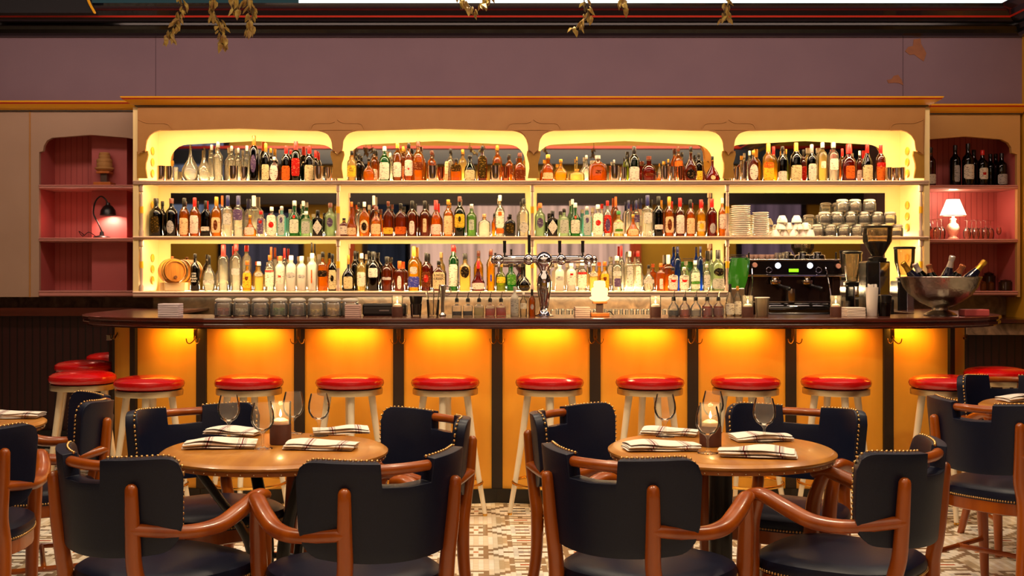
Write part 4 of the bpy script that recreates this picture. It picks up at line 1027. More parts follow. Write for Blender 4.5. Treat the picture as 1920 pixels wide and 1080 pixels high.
for k, px in enumerate((1484, 1514, 1542)):
    if first is None: first = MB().lathe([(.052, 0), (.056, .006), (.050, .028), (.030, .036), (.028, .05), (.001, .052)], n=24).build('black_cup', mat('black_gloss_cup', (20, 16, 14), .1, coat=.8), None, True); o = first
    else: o = first.copy(); C.objects.link(o)
    o.location = (X(px, dm), dm+.12, ez(486)); tag(o, 'glossy black upturned cup on coffee machine, %s of three' % ('left', 'middle', 'right')[k], 'cup', 'black cups on the coffee machine')
def grinder(label, px, d, lid_py, R_, beans, k):
    x_ = X(px, d); r = thing('coffee_grinder', label, 'coffee grinder', (x_, d, .94), 0, 'coffee grinders'); zl = Z(lid_py, d)-.94
    zc = zl-.20
    MB().lathe([(R_*1.02, zl-.004), (R_*1.05, zl), (R_*1.05, zl+.010), (R_*.9, zl+.014), (.001, zl+.014)], n=28).build('hopper_lid', BLACKP, r, True)
    MB().lathe([(.040, zc), (.042, zc+.01), (R_*.95, zc+.105 if k else zc+.12), (R_, zl-.003), (R_*.97, zl-.003), (R_*.92, zc+.107), (.037, zc+.012)], n=28, cap0=False, cap1=False).build('hopper', liquid('hopper_clear', (240, 232, 214), .06), r, True)
    if beans: MB().lathe([(.036, zc+.004), (.038, zc+.014), (R_*.88, zc+.098), (R_*.5, zc+.108), (.001, zc+.104)], n=24).build('coffee_beans', noisy('beans', (38, 20, 12), (20, 10, 6), (1, 1, 1), 120, .4, .5), r, True)
    MB().lathe([(.06, zc-.03), (.062, zc-.01), (.042, zc), (.001, zc)], n=24).build('collar', BLACKP, r, True)
    MB().box(-R_*.98, -R_*.05, -.07, .10, .0, zc-.03).build('body', mat('grinder_black', (18, 18, 18), .2, coat=.4), r, bevel=.012)
    MB().box(-R_*.08, R_*.72, -.05, .10, zc-.28, zc-.03).build('chrome_chamber', CHROME, r, bevel=.010)
    MB().box(-R_*.05, R_*.9, -.08, .10, .0, zc-.29).build('doser', BLACKP, r, bevel=.012)
    return r
grinder('tall coffee grinder with hopper full of beans, right of coffee machine', 1645, 7.95, 427, .100, True, 1)
grinder('empty-hopper coffee grinder behind the punch bowl', 1696, 8.25, 466, .072, False, 1)
grinder('farthest coffee grinder with amber-lidded empty hopper beside the coffee machine', 1598, 8.36, 475, .068, False, 1)
# green bag
bg = MB(); rs = []
for k in range(9):
    t = k/8; w_ = .075*(.9+.25*math.sin(PI*t*.8)); dp = .05*(1-t*.75); zz = t*.215; ring = []
    for j in range(16):
        a = 2*PI*j/16; ring.append((math.cos(a)*w_+.035*t, math.sin(a)*dp+.01*math.sin(5*a+3*t), zz+.012*math.sin(3*a)*t))
    rs.append(ring)
o = bg.rings(rs).build('coffee_bag', mat('green_foil', (52, 128, 26), .25, coat=.6), None, True); o.location = (X(1381, 7.82), 7.83, Z(540, 7.82)); o.scale = (.82, .9, .9); tag(o, 'shiny green coffee bag leaning left of the coffee machine', 'bag')
o2 = MB().box(-.05, .05, -.045, .05, .0, Z(540, 7.82)-.945).build('bag_stand', STEEL, None, bevel=.004); o2.location = (X(1381, 7.82)-.0, 7.83, .942); tag(o2, 'low steel caddy under the green coffee bag', 'caddy')
# upturned glasses on the back counter
ug = MB().lathe([(.034, 0), (.0355, .004), (.032, .145), (.026, .152), (.001, .150)], n=20).build('upturned_glass', THINJ, None, True)
k = 0; ORD_ = ['first', 'second', 'third', 'fourth', 'fifth', 'sixth', 'seventh', 'eighth', 'ninth', 'tenth', 'eleventh', 'twelfth', 'thirteenth', 'fourteenth', 'fifteenth', 'sixteenth', 'seventeenth', 'eighteenth']
for row, (d, n_, off) in enumerate(((8.40, 17, 0), (8.50, 17, .5))):
    for i in range(n_):
        px = 1040+(i+off)*20.0
        if px > 1385: continue
        o = ug if k == 0 else ug.copy()
        if k: C.objects.link(o)
        o.location = (X(px, d), d, .941); k += 1
        tag(o, 'clear upturned glass on back counter, %s row, %s from left' % (('front', 'rear')[row], ORD_[i]), 'glass', 'upturned glasses on the back counter')
# ================================================================ BOTTLES ON THE SHELVES
GL = {'A': (216, 138, 30), 'D': (156, 80, 18), 'K': (20, 15, 10), 'G': (30, 62, 22), 'g': (40, 160, 60), 'C': (250, 246, 232), 'Y': (246, 196, 40), 'T': (150, 214, 204),
      'P': (202, 222, 184), 'F': (244, 236, 220), 'R': (158, 54, 16), 'L': (150, 190, 110), 'O': (238, 164, 34), 'H': (250, 226, 150), 'B': (40, 110, 200), 'Z': (170, 180, 60)}
CP = {'k': (20, 16, 14), 'r': (196, 26, 20), 'o': (220, 96, 30), 'w': (236, 228, 214), 'd': (206, 152, 60), 'b': (92, 40, 22), 'n': (36, 36, 84), 'g': (40, 110, 40), 't': (196, 150, 96), 's': (190, 186, 180)}
LB = {'c': ((236, 214, 160), (120, 84, 50)), 'w': ((246, 236, 212), (120, 96, 80)), 'k': ((30, 24, 20), (190, 160, 100)), 'y': ((240, 200, 60), (150, 60, 20)), 'o': ((222, 110, 40), (120, 30, 16)),
      'r': ((190, 36, 30), (240, 210, 150)), 'b': ((60, 70, 170), (220, 220, 230)), 'g': ((80, 140, 50), (220, 220, 170)), 'p': ((92, 70, 104), (210, 200, 190)), 's': ((196, 190, 180), (70, 66, 70)), 'B': ((104, 50, 24), (220, 180, 120)), 'G': ((60, 46, 20), (206, 160, 60))}
TYPES = {'wine': ([(0, .93), (.02, 1), (.60, 1), (.68, .86), (.74, .50), (.79, .35), (1, .33)], 2, 1, .60),
 'burg': ([(0, .93), (.02, 1), (.42, 1), (.55, .86), (.68, .5), (.78, .31), (1, .30)], 2, 1, .42),
 'std': ([(0, .93), (.02, 1), (.58, 1), (.65, .93), (.70, .7), (.75, .42), (.8, .34), (1, .33)], 2, 1, .58),
 'sq': ([(0, .93), (.02, 1), (.60, 1), (.66, .94), (.70, .66), (.74, .38), (1, .33)], 5, .82, .60),
 'short': ([(0, .88), (.03, 1), (.56, 1), (.66, .88), (.72, .5), (.78, .28), (1, .27)], 3, .62, .56),
 'round': ([(0, .60), (.05, .82), (.18, .98), (.30, 1), (.42, .95), (.54, .72), (.63, .38), (.72, .24), (1, .23)], 2, .62, .45),
 'tri': ([(0, .97), (.02, 1), (.28, 1), (.40, .72), (.55, .42), (.68, .24), (1, .2)], 2.6, .7, .28),
 'cara': ([(0, .45), (.03, .62), (.12, .90), (.22, 1), (.34, .93), (.48, .60), (.60, .30), (.74, .15), (.95, .11), (1, .16)], 2, 1, .3),
 'tall': ([(0, .93), (.02, 1), (.68, 1), (.75, .75), (.79, .42), (1, .38)], 2, 1, .68),
 'xo': ([(0, .9), (.05, 1), (.16, .98), (.36, .72), (.54, .34), (.66, .17), (1, .15)], 2, .6, .26),
 'bulb': ([(0, .55), (.04, .8), (.14, 1), (.26, 1), (.38, .75), (.47, .35), (.55, .22), (1, .2)], 2, 1, .35),
 'jug': ([(0, .93), (.02, 1), (.45, 1), (.56, .9), (.64, .6), (.70, .36), (1, .34)], 2.2, .8, .45)}
def bottle(x, d, z, wd, h, ty, gc, cc, lab, fill=.93, parent_name='bottle', dpt=None):
    prof, e, dr, top = TYPES[ty]; R_ = wd/2; n = 20
    gk = liquid('liquid_'+gc, GL[gc], {'K': .05, 'C': .20, 'F': .9, 'H': .4, 'P': .45, 'T': .5}.get(gc, .32), dif=.5 if gc == 'F' else .10)
    lv = .95 if gc in 'KGgTPFBZ' else fill
    def rad(zf):
        for (a, ra), (c, rc) in zip(prof, prof[1:]):
            if a <= zf <= c: return R_*(ra+(rc-ra)*(zf-a)/max(1e-6, c-a))
        return R_*prof[-1][1]
    pr = [(rad(a)*1.0, a*h) for a, _ in prof if a < .985]+[(rad(.97), .97*h)]
    # split at the liquid level: tinted below, clear neck above
    lvz = .70 if fill < .9 else .82
    if gc in 'AODRYHC' and lvz not in [a for a, _ in prof]:
        pr = sorted(pr+[(rad(lvz), lvz*h)], key=lambda t: t[1])
    m_ = MB(); rs = []
    for r_, zz in pr:
        ring = []
        for i in range(n):
            a = 2*PI*(i+.5)/n; ca, sa = math.cos(a), math.sin(a); q = r_/((abs(ca)**e+abs(sa)**e)**(1/e)) if zz/h < .72 else r_
            ring.append((q*ca, q*sa*(dr if zz/h < .72 else 1), zz))
        rs.append(ring)
    m_.rings(rs)
    o = m_.build(parent_name, [gk, THINB], None, True, (x, d, z))
    if gc in 'AODRYHC':
        for f in o.data.polygons:
            if f.center.z > lvz*h: f.material_index = 1
    # cap and neck foil
    r1 = rad(.95)
    if cc != '-':
        cz = .86 if len(cc) == 1 else .74
        o2 = MB().lathe([(r1*1.02, cz*h), (r1*1.14, cz*h+.002), (r1*1.14, h*.985), (r1*1.0, h), (.001, h)], n=14).build('cap', capm(cc[0]), o, True)
    # labels are decals that follow the glass: code, shape exponent, z range
    for k, (code, ex_, z0, z1, wf) in enumerate(lab):
        zc, hh = (z0+z1)/2*h, (z1-z0)/2*h; rr = rad((z0+z1)/2); hw = rr*wf; m_ = MB()
        off = .0012+.0006*k; V = []
        N = 28
        c_ = m_.b.verts.new((0, -rr*dr-off, zc)); prev = None
        for f in (.45, .8, 1.0):
            ring = []
            for i in range(N):
                a = 2*PI*i/N; ca, sa = math.cos(a), math.sin(a); q = f/((abs(ca)**ex_+abs(sa)**ex_)**(1/ex_))
                px_, pz = hw*q*ca, zc+hh*q*sa; t = min(.995, abs(px_)/rr); ri = rad(pz/h) if ex_ < 4 else rr
                ring.append(m_.b.verts.new((px_, -dr*ri*(1-t**e)**(1/e)-off, pz)))
            for i in range(N):
                j = (i+1) % N
                m_.b.faces.new((c_, ring[i], ring[j]) if prev is None else (prev[i], ring[i], ring[j], prev[j]))
            prev = ring
        col, ink = LB[code]
        m_.build('label' if k == 0 else 'label_emblem', paper('label_'+code, col, ink), o, True)
    return o
THINB = liquid('bottle_neck_glass', (240, 226, 190), .08)
def capm(c): return mat('cap_'+c, CP[c], .35, .6 if c in 'ds' else 0)
R4 = lambda c, a=.10, b=.48, w=.86, e=9: (c, e, a, b, w)
def D(*a): return a
# zx, width, ztop (in the enlarged views of the photograph), type, glass, cap, labels, phrase
S = {}
S[(0, 0)] = [(515, 170, 172, 'cara', 'C', '-', [], 'clear round-bellied glass carafe half full'), (640, 150, 185, 'cara', 'C', '-', [], 'second clear glass carafe set further back', 1),
 (705, 74, 170, 'std', 'C', 's', [], 'plain clear glass bottle with beaded stopper', 1), (762, 92, 155, 'std', 'C', 's', [], 'tall plain clear glass bottle with stopper'), (885, 80, 180, 'std', 'C', 's', [], 'plain clear bottle behind the steel tin', 1), (945, 66, 200, 'std', 'C', 's', [], 'smaller plain clear bottle behind the tin', 1),
 (1022, 72, 178, 'std', 'C', 'w', [], 'clear bottle left of the orange-capped dark one', 1), (1085, 84, 100, 'tall', 'K', 'oo', [('p', 2, .2, .58, .62)], 'very tall dark bottle with orange cap'),
 (1192, 80, 168, 'wine', 'K', 'dd', [R4('c', .05, .45)], 'dark bottle with long gold neck foil'), (1237, 70, 200, 'wine', 'K', 'd', [], 'dark gold-capped bottle in back row', 1), (1267, 98, 290, 'short', 'D', 'w', [('w', 2, .04, .72, .8)], 'squat amber bottle with white oval label'),
 (1376, 92, 190, 'wine', 'K', 'rr', [R4('o', .04, .44)], 'dark bottle with red foil and orange label'), (1418, 70, 215, 'wine', 'G', 'r', [], 'red-capped bottle in back row', 1), (1463, 92, 150, 'tall', 'G', 'rr', [R4('r', .14, .58)], 'dark green bottle with red label and cap'),
 (1585, 100, 190, 'wine', 'K', 'rr', [R4('c', .04, .46)], 'dark bottle with red cap and cream label'), (1640, 66, 222, 'wine', 'K', 'rr', [], 'slimmer red-capped dark bottle in back row', 1)]
S[(0, 1)] = [(205, 130, 668, 'std', 'K', 'k', [R4('G', .1, .52, .6)], 'wide black-green bottle with gold label'), (262, 80, 690, 'std', 'K', 'k', [], 'black bottle in back row at left', 1), (343, 116, 668, 'std', 'K', 'b', [('s', 2, .08, .42, .6)], 'black bottle with white figure label'),
 (458, 94, 665, 'std', 'A', 'kk', [R4('c', .05, .48)], 'amber bottle with black cap and plain cream label'), (552, 92, 662, 'std', 'A', 'rr', [R4('w', .08, .54)], 'amber bottle with dark red cap'), (650, 92, 690, 'short', 'K', 'kk', [R4('w', .16, .28)], 'dark rum bottle with white band'),
 (748, 98, 655, 'std', 'O', 'dd', [R4('c', .1, .48), ('B', 2, .16, .42, .4)], 'amber bottle with brown figure on cream label'), (800, 60, 640, 'std', 'C', 'oo', [], 'orange-necked bottle in back row', 1), (850, 92, 642, 'sq', 'C', 'nn', [R4('s', .3, .56, .8)], 'clear bottle with navy cap and patterned label'),
 (945, 108, 645, 'std', 'C', 'nn', [R4('p', .40, .66, .8)], 'clear bottle with purple label'), (1085, 100, 640, 'sq', 'C', 'ww', [], 'tall white-capped clear bottle in back row', 1), (1050, 126, 820, 'tri', 'O', 'd', [R4('w', .08, .44, .7)], 'small triangular amber bottle with white label'),
 (1148, 84, 780, 'sq', 'C', 'r', [R4('p', .1, .7, .7), ('r', 2, .5, .66, .4)], 'small dark-labelled square bottle with red seal'), (1245, 92, 745, 'sq', 'C', 'w', [R4('w', .06, .72, .9), ('r', 2, .30, .50, .55)], 'clear square bottle with red emblem'),
 (1335, 88, 740, 'sq', 'T', 's', [R4('s', .05, .72, .72), ('p', 2, .45, .64, .32)], 'pale teal square bottle'), (1450, 106, 690, 'jug', 'g', 's', [R4('w', .1, .48, .8), ('r', 2, .50, .60, .28)], 'bright green bottle with white label'), (1530, 80, 688, 'jug', 'g', 'w', [], 'bright green bottle in back row', 1),
 (1555, 94, 785, 'sq', 'P', 'w', [R4('s', .12, .60, .85)], 'pale squat bottle with grey label'), (1660, 98, 775, 'sq', 'K', 'k', [('w', 1, .08, .64, .98)], 'black bottle with white diamond label'), (1773, 106, 710, 'std', 'P', 'b', [('p', 2, .28, .56, .55)], 'pale green bottle with grey oval label')]
S[(1, 0)] = [(143, 90, 235, 'std', 'H', 'k', [R4('y', .16, .52)], 'pale gold bottle with yellow brushed-character label'), (205, 76, 250, 'std', 'K', 'k', [], 'black bottle tucked in back row', 1), (295, 112, 300, 'round', 'O', 'k', [], 'round amber bottle with short black cap'), (345, 74, 205, 'std', 'A', 'k', [R4('w', .1, .4)], 'dark-capped amber bottle in back row', 1),
 (437, 106, 195, 'std', 'g', 's', [R4('w', .06, .54)], 'green-necked bottle with large white label'), (487, 66, 245, 'std', 'C', 'w', [], 'white-capped clear bottle in back row', 1), (553, 88, 165, 'tall', 'A', 'd', [R4('w', .12, .5)], 'slim amber bottle with pale label'), (605, 70, 185, 'tall', 'A', 'd', [R4('c', .1, .46)], 'slim amber bottle in back row', 1),
 (655, 88, 165, 'wine', 'A', 'k', [R4('w', .15, .56), ('r', 2, .3, .36, .2)], 'amber bottle with pale label and dark cap'), (740, 110, 150, 'std', 'O', 'b', [R4('B', .28, .48, .8)], 'tall orange-amber bottle with brown band label'), (862, 92, 222, 'std', 'A', 'b', [], 'amber bottle behind steel tin', 1),
 (1005, 64, 300, 'sq', 'A', 'k', [R4('c', .1, .9)], 'short amber bottle behind dark-labelled one', 1), (1030, 70, 205, 'std', 'C', 'k', [], 'clear-necked bottle in back row', 1), (1080, 108, 305, 'short', 'O', 'k', [R4('G', .44, .74, .85)], 'squat amber bottle with dark band label'), (1140, 84, 212, 'std', 'H', 'd', [], 'pale golden bottle in back row', 1),
 (1205, 108, 275, 'burg', 'G', 'k', [R4('c', .06, .44)], 'dark green bottle with cream label'), (1318, 88, 190, 'sq', 'D', 'k', [('G', 4, .1, .72, .8)], 'dark bottle with arched gold-framed label'), (1452, 92, 175, 'std', 'O', 'd', [R4('G', .42, .52, .7)], 'amber bottle standing behind steel tins', 1),
 (1560, 80, 255, 'std', 'A', 'k', [R4('B', .3, .5)], 'amber bottle right of the tins', 1), (1655, 112, 255, 'jug', 'A', 'b', [R4('B', .1, .42, .8)], 'amber rounded bottle at right end of second bay')]
S[(1, 1)] = [(72, 100, 845, 'short', 'D', 'k', [R4('w', .12, .58)], 'low dark amber bottle with white label'), (140, 108, 700, 'tri', 'A', 'o', [R4('c', .05, .26, .8)], 'amber cone-shouldered bottle with orange neck'), (205, 66, 700, 'std', 'C', 'k', [], 'black-capped clear bottle in back row', 1), (255, 100, 700, 'short', 'O', 'w', [('c', 2, .10, .48, .8), ('k', 2, .17, .41, .5)], 'amber bottle with round cream label'),
 (340, 76, 640, 'std', 'R', 'ww', [], 'tall white-capped dark red bottle in back row', 1), (360, 104, 740, 'jug', 'O', 'b', [R4('c', .08, .42, .85)], 'amber bottle with arched cream label'), (470, 98, 695, 'short', 'D', 'b', [R4('y', .08, .26, .95)], 'dark amber bottle with yellow-green band'), (582, 112, 715, 'short', 'D', 'k', [R4('o', .08, .30, .98)], 'wide dark amber bottle with orange band'),
 (685, 98, 690, 'std', 'D', 'kk', [('w', 3, .06, .44, .5)], 'red-brown bottle with narrow oval label'), (800, 100, 690, 'std', 'D', 'kk', [R4('c', .12, .5, .35)], 'dark amber bottle with slim cream label'), (900, 102, 685, 'jug', 'A', 'rr', [R4('w', .06, .34, .95)], 'amber bottle with red wax neck'), (1010, 94, 680, 'std', 'O', 'd', [R4('c', .06, .56)], 'amber bottle with tall cream label'),
 (1113, 104, 650, 'std', 'G', 'b', [R4('y', .22, .56, .9), ('G', 2, .36, .5, .25)], 'dark green bottle with yellow-cream label'), (1220, 98, 720, 'std', 'L', 's', [R4('s', .2, .52, .5)], 'light green clear bottle'), (1335, 116, 810, 'short', 'C', 't', [], 'squat clear bottle with cork'), (1425, 50, 800, 'std', 'O', 'k', [], 'orange bottle peeking in back row', 1), (1475, 90, 640, 'std', 'C', 'w', [R4('w', .22, .62), ('o', 8, .08, .2, .8), ('o', 8, .50, .60, .4)], 'tall clear bottle with white and orange label'),
 (1567, 104, 810, 'short', 'K', 'k', [('G', 4, .14, .6, .7)], 'short black bottle with gold label'), (1690, 104, 670, 'std', 'C', 'k', [('s', 2, .10, .38, .8)], 'clear bottle with round pale label')]
S[(2, 0)] = [(180, 108, 270, 'jug', 'A', 'd', [R4('c', .1, .34, .85)], 'amber bottle with cream label, far left of third bay'), (295, 126, 312, 'round', 'Y', 'd', [], 'ornate golden bottle with round stopper'), (440, 60, 280, 'bulb', 'H', 'd', [], 'golden-stoppered decanter in back row', 1), (440, 146, 400, 'short', 'H', 'd', [], 'low wide golden flask'), (525, 106, 265, 'round', 'C', 's', [], 'round clear decanter in back row', 1),
 (628, 178, 278, 'short', 'A', 's', [R4('B', .30, .44, .3)], 'very wide amber decanter with crystal stopper'), (775, 74, 305, 'round', 'C', 's', [], 'clear decanter behind steel tins', 1), (890, 38, 265, 'std', 'Z', 'k', [], 'slim yellow-green bottle in back row', 1), (955, 100, 195, 'wine', 'G', 'kk', [R4('w', .03, .42, .95)], 'dark green bottle with large blank white label'),
 (1088, 126, 285, 'jug', 'R', 'b', [R4('B', .22, .34, .6)], 'rounded dark red-amber bottle'), (1178, 40, 425, 'round', 'A', 'b', [], 'tiny round amber bottle', 1), (1215, 40, 320, 'std', 'C', 'd', [], 'clear gold-capped bottle in back row', 1), (1262, 50, 300, 'std', 'A', 'd', [], 'gold-capped amber bottle in back row', 1), (1352, 88, 185, 'std', 'A', 'b', [R4('o', .3, .6)], 'tall amber bottle behind steel tins', 1),
 (1465, 122, 200, 'round', 'D', 'k', [('k', 2, .08, .36, .75)], 'round amber bottle with round dark label'), (1537, 74, 245, 'std', 'K', 'k', [R4('y', .1, .4)], 'black-capped bottle in back row', 1), (1660, 146, 285, 'xo', 'R', 'k', [('c', 2, .08, .26, .32)], 'sloping dark cognac decanter')]
S[(2, 1)] = [(108, 102, 712, 'std', 'P', 'o', [('p', 2, .26, .56, .6)], 'pale green bottle with orange cork'), (220, 100, 780, 'sq', 'K', 'k', [('w', 1, .08, .66, .98)], 'black bottle with white diamond label'), (325, 92, 760, 'sq', 'P', 'k', [R4('s', .12, .6, .88)], 'pale squat bottle with dark cap'), (400, 74, 672, 'jug', 'g', 'w', [], 'green white-capped bottle in back row', 1), (425, 100, 710, 'jug', 'g', 's', [R4('w', .1, .5, .85), ('r', 2, .52, .62, .25)], 'bright green bottle with white label'),
 (530, 96, 742, 'sq', 'T', 's', [R4('s', .05, .72, .72), ('p', 2, .45, .66, .32)], 'pale teal square bottle'), (628, 98, 725, 'sq', 'C', 'w', [R4('w', .06, .72, .9), ('r', 2, .34, .52, .5)], 'clear square bottle with red emblem'), (715, 78, 690, 'std', 'C', 'r', [R4('r', .1, .6, .9), ('p', 2, .15, .5, .6)], 'narrow red-capped bottle with dark label'), (790, 62, 650, 'std', 'A', 'oo', [], 'orange-necked bottle in back row', 1),
 (815, 106, 782, 'jug', 'H', 'g', [R4('w', .12, .56, .95), ('g', 8, .2, .3, .7)], 'pale yellow bottle with green cap'), (905, 64, 680, 'std', 'C', 'nn', [], 'navy-capped clear bottle in back row', 1), (975, 66, 680, 'std', 'C', 'nn', [R4('p', .4, .6)], 'purple-labelled bottle in back row', 1), (945, 122, 815, 'tri', 'O', 'd', [('c', 3, .06, .34, .8)], 'small triangular amber bottle'), (1075, 96, 640, 'sq', 'C', 'nn', [R4('s', .32, .58, .8)], 'clear bottle with navy cap and patterned label'),
 (1175, 92, 650, 'std', 'K', 'kk', [R4('w', .18, .30)], 'dark rum bottle with white band'), (1270, 92, 655, 'std', 'A', 'dd', [R4('c', .1, .5), ('B', 2, .16, .44, .45)], 'amber bottle with brown figure on cream label'), (1368, 88, 665, 'std', 'D', 'rr', [R4('w', .08, .56)], 'amber bottle with dark red cap'), (1462, 88, 680, 'std', 'A', 'kk', [R4('c', .08, .5)], 'amber bottle with black cap and plain cream label'),
 (1557, 90, 680, 'std', 'Y', 'rr', [R4('c', .14, .42), ('y', 2, .2, .36, .5)], 'golden bottle with red cap'), (1655, 98, 672, 'std', 'R', 'rr', [('s', 2, .08, .36, .55)], 'dark bottle with red-brown neck and pale figure'), (1748, 72, 665, 'std', 'O', 'w', [R4('w', .2, .58)], 'orange-amber bottle at right end of the third bay')]
S[(3, 0)] = [(300, 98, 232, 'short', 'D', 'd', [('w', 2, .06, .56, .82)], 'squat amber bottle with white oval label'), (265, 60, 225, 'std', 'C', 'w', [], 'clear bottle in back row behind the tins', 1), (435, 106, 170, 'std', 'Y', 'dd', [R4('y', .04, .50, .95), ('o', 8, .36, .5, .9)], 'bottle with big yellow label and orange band'), (482, 74, 185, 'std', 'Y', 'rr', [], 'red-capped golden bottle in back row', 1),
 (562, 88, 195, 'wine', 'K', 'k', [R4('w', .04, .30, .95)], 'black bottle with low white label'), (597, 40, 210, 'std', 'Z', 'd', [], 'yellow-necked bottle in back row', 1), (685, 108, 162, 'wine', 'K', 'dd', [R4('c', .03, .42, .95)], 'dark bottle with long gold neck'), (750, 60, 215, 'std', 'R', 'k', [R4('r', .1, .5)], 'red-labelled bottle in back row', 1),
 (825, 92, 178, 'std', 'K', 'ss', [R4('w', .04, .48, .8)], 'black bottle with silver neck and white label'), (922, 90, 160, 'tall', 'H', 's', [R4('w', .34, .52, .5)], 'straw-coloured clear bottle with small label'), (1020, 100, 160, 'tall', 'C', 's', [R4('w', .3, .58, .8)], 'clear bottle with pale square label'), (1100, 64, 205, 'std', 'A', 'rr', [], 'red-capped bottle in back row', 1),
 (1160, 140, 175, 'jug', 'R', 'rr', [R4('o', .08, .42, .6)], 'wide red-amber bottle with orange label'), (1255, 60, 225, 'std', 'R', 'w', [R4('w', .06, .4)], 'white-capped bottle in back row', 1), (1325, 100, 175, 'burg', 'K', 'rk', [R4('c', .04, .44, .95)], 'dark bottle with red tip and cream label'), (1447, 92, 183, 'std', 'D', 'rr', [R4('o', .04, .46, .95), ('r', 8, .40, .52, .9)], 'bottle with red cap and orange-red label')]
S[(0, 2)] = [(555, 86, 168, 'wine', 'K', 'k', [], 'black bottle with white stencilled lettering'), (683, 118, 185, 'bulb2', 'C', 'kk', [R4('s', .2, .30, .9)], 'round-shouldered clear bottle with black neck'), (810, 98, 88, 'tall', 'C', 'rk', [], 'very tall clear bottle with dark red cap'), (925, 96, 82, 'tall', 'C', 'r', [R4('s', .34, .48, .8)], 'tall clear bottle with grey band'),
 (1025, 94, 232, 'jug', 'Y', 'o', [R4('y', .1, .6, .8), ('B', 2, .34, .56, .35)], 'yellow bottle with round brown emblem'), (1130, 96, 240, 'jug', 'H', 'w', [R4('s', .46, .62, .85)], 'pale yellow bottle with blue-grey print'), (1228, 92, 182, 'std', 'C', 'o', [R4('w', .12, .6, .9), ('r', 8, .52, .58, .9)], 'clear bottle with white label and red stripe'), (1322, 92, 190, 'tall', 'F', 'o', [R4('w', .2, .6, .8), ('r', 8, .38, .44, .3)], 'white frosted bottle with small red mark'),
 (1420, 96, 185, 'tall', 'F', 'w', [('s', 3, .36, .52, .8)], 'white frosted bottle with blue-grey scene'), (1515, 92, 190, 'tall', 'F', 'w', [('s', 8, .36, .46, .7)], 'white frosted bottle with grey arch print'), (1610, 92, 165, 'tall', 'F', 'w', [('o', 8, .2, .56, .14)], 'white frosted bottle with vertical pink script'), (1240, 60, 110, 'std', 'C', 'oo', [], 'orange-capped bottle in back row', 1), (1360, 60, 120, 'std', 'C', 'rr', [], 'red-and-black-capped bottle in back row', 1), (1605, 40, 70, 'std', 'C', 'kk', [], 'tall black-capped bottle in back row', 1),
 (1705, 92, 152, 'sq', 'O', 'k', [('k', 8, .36, .52, .98)], 'amber square bottle with black slanted label'), (1793, 82, 170, 'wine', 'K', 'k', [R4('c', .04, .56, .9), ('k', 2, .25, .42, .4)], 'dark bottle with cream label beside the spindle')]
S[(1, 2)] = [(112, 122, 182, 'xo2', 'K', 'dd', [R4('c', .06, .40, .7)], 'round-shouldered dark bottle with cream label'), (170, 74, 145, 'std', 'K', 'k', [], 'black bottle with brown foot in back row', 1), (230, 92, 165, 'std', 'H', 'w', [R4('w', .12, .50)], 'straw-coloured bottle with white label'), (335, 110, 150, 'wine', 'K', 'k', [R4('w', .34, .58, .8)], 'black bottle with high white label'), (292, 50, 145, 'std', 'K', 'k', [], 'slim black bottle in back row', 1),
 (458, 104, 195, 'std', 'D', 'k', [R4('s', .32, .40, .8)], 'brown bottle with narrow white band'), (572, 98, 235, 'sq', 'D', 'oo', [('w', 3, .06, .5, .4)], 'dark amber bottle with orange cap'), (700, 112, 102, 'std', 'Y', 'dd', [R4('b', .08, .32, .95), ('s', 4, .38, .54, .6)], 'bright yellow bottle with blue label'), (812, 92, 160, 'std', 'R', 'kk', [R4('B', .1, .5), ('r', 2, .22, .42, .5)], 'red-amber bottle with black cap'),
 (925, 118, 232, 'short', 'D', 'k', [R4('c', .06, .62, .95)], 'wide amber bottle with big cream label'), (945, 70, 158, 'std', 'H', 't', [], 'tan-capped bottle in back row', 1), (1055, 86, 92, 'tall', 'g', 'r', [R4('w', .1, .58, .95)], 'tall bottle with green neck and red cap'), (1160, 102, 166, 'sq', 'H', 'k', [('k', 2, .34, .66, .8)], 'cream-yellow bottle with round black label'), (1283, 92, 145, 'std', 'Y', 'b', [], 'brown-capped yellow bottle in back row', 1),
 (1280, 122, 235, 'tri', 'R', 'rr', [R4('w', .05, .27, .95)], 'conical dark red bottle with white label'), (1395, 78, 130, 'tall', 'Y', 'b', [('b', 3, .22, .4, .2)], 'slim tall yellow bottle with brown cap'), (1485, 92, 255, 'jug', 'Z', 'd', [R4('y', .28, .5, .9)], 'yellow-green bottle with olive label'), (1580, 92, 250, 'jug', 'g', 'k', [R4('g', .22, .58, .9)], 'green bottle with bright green label'), (1695, 120, 250, 'bulb', 'K', 'k', [('G', 8, .12, .2, .8)], 'bulbous black bottle with gold band')]
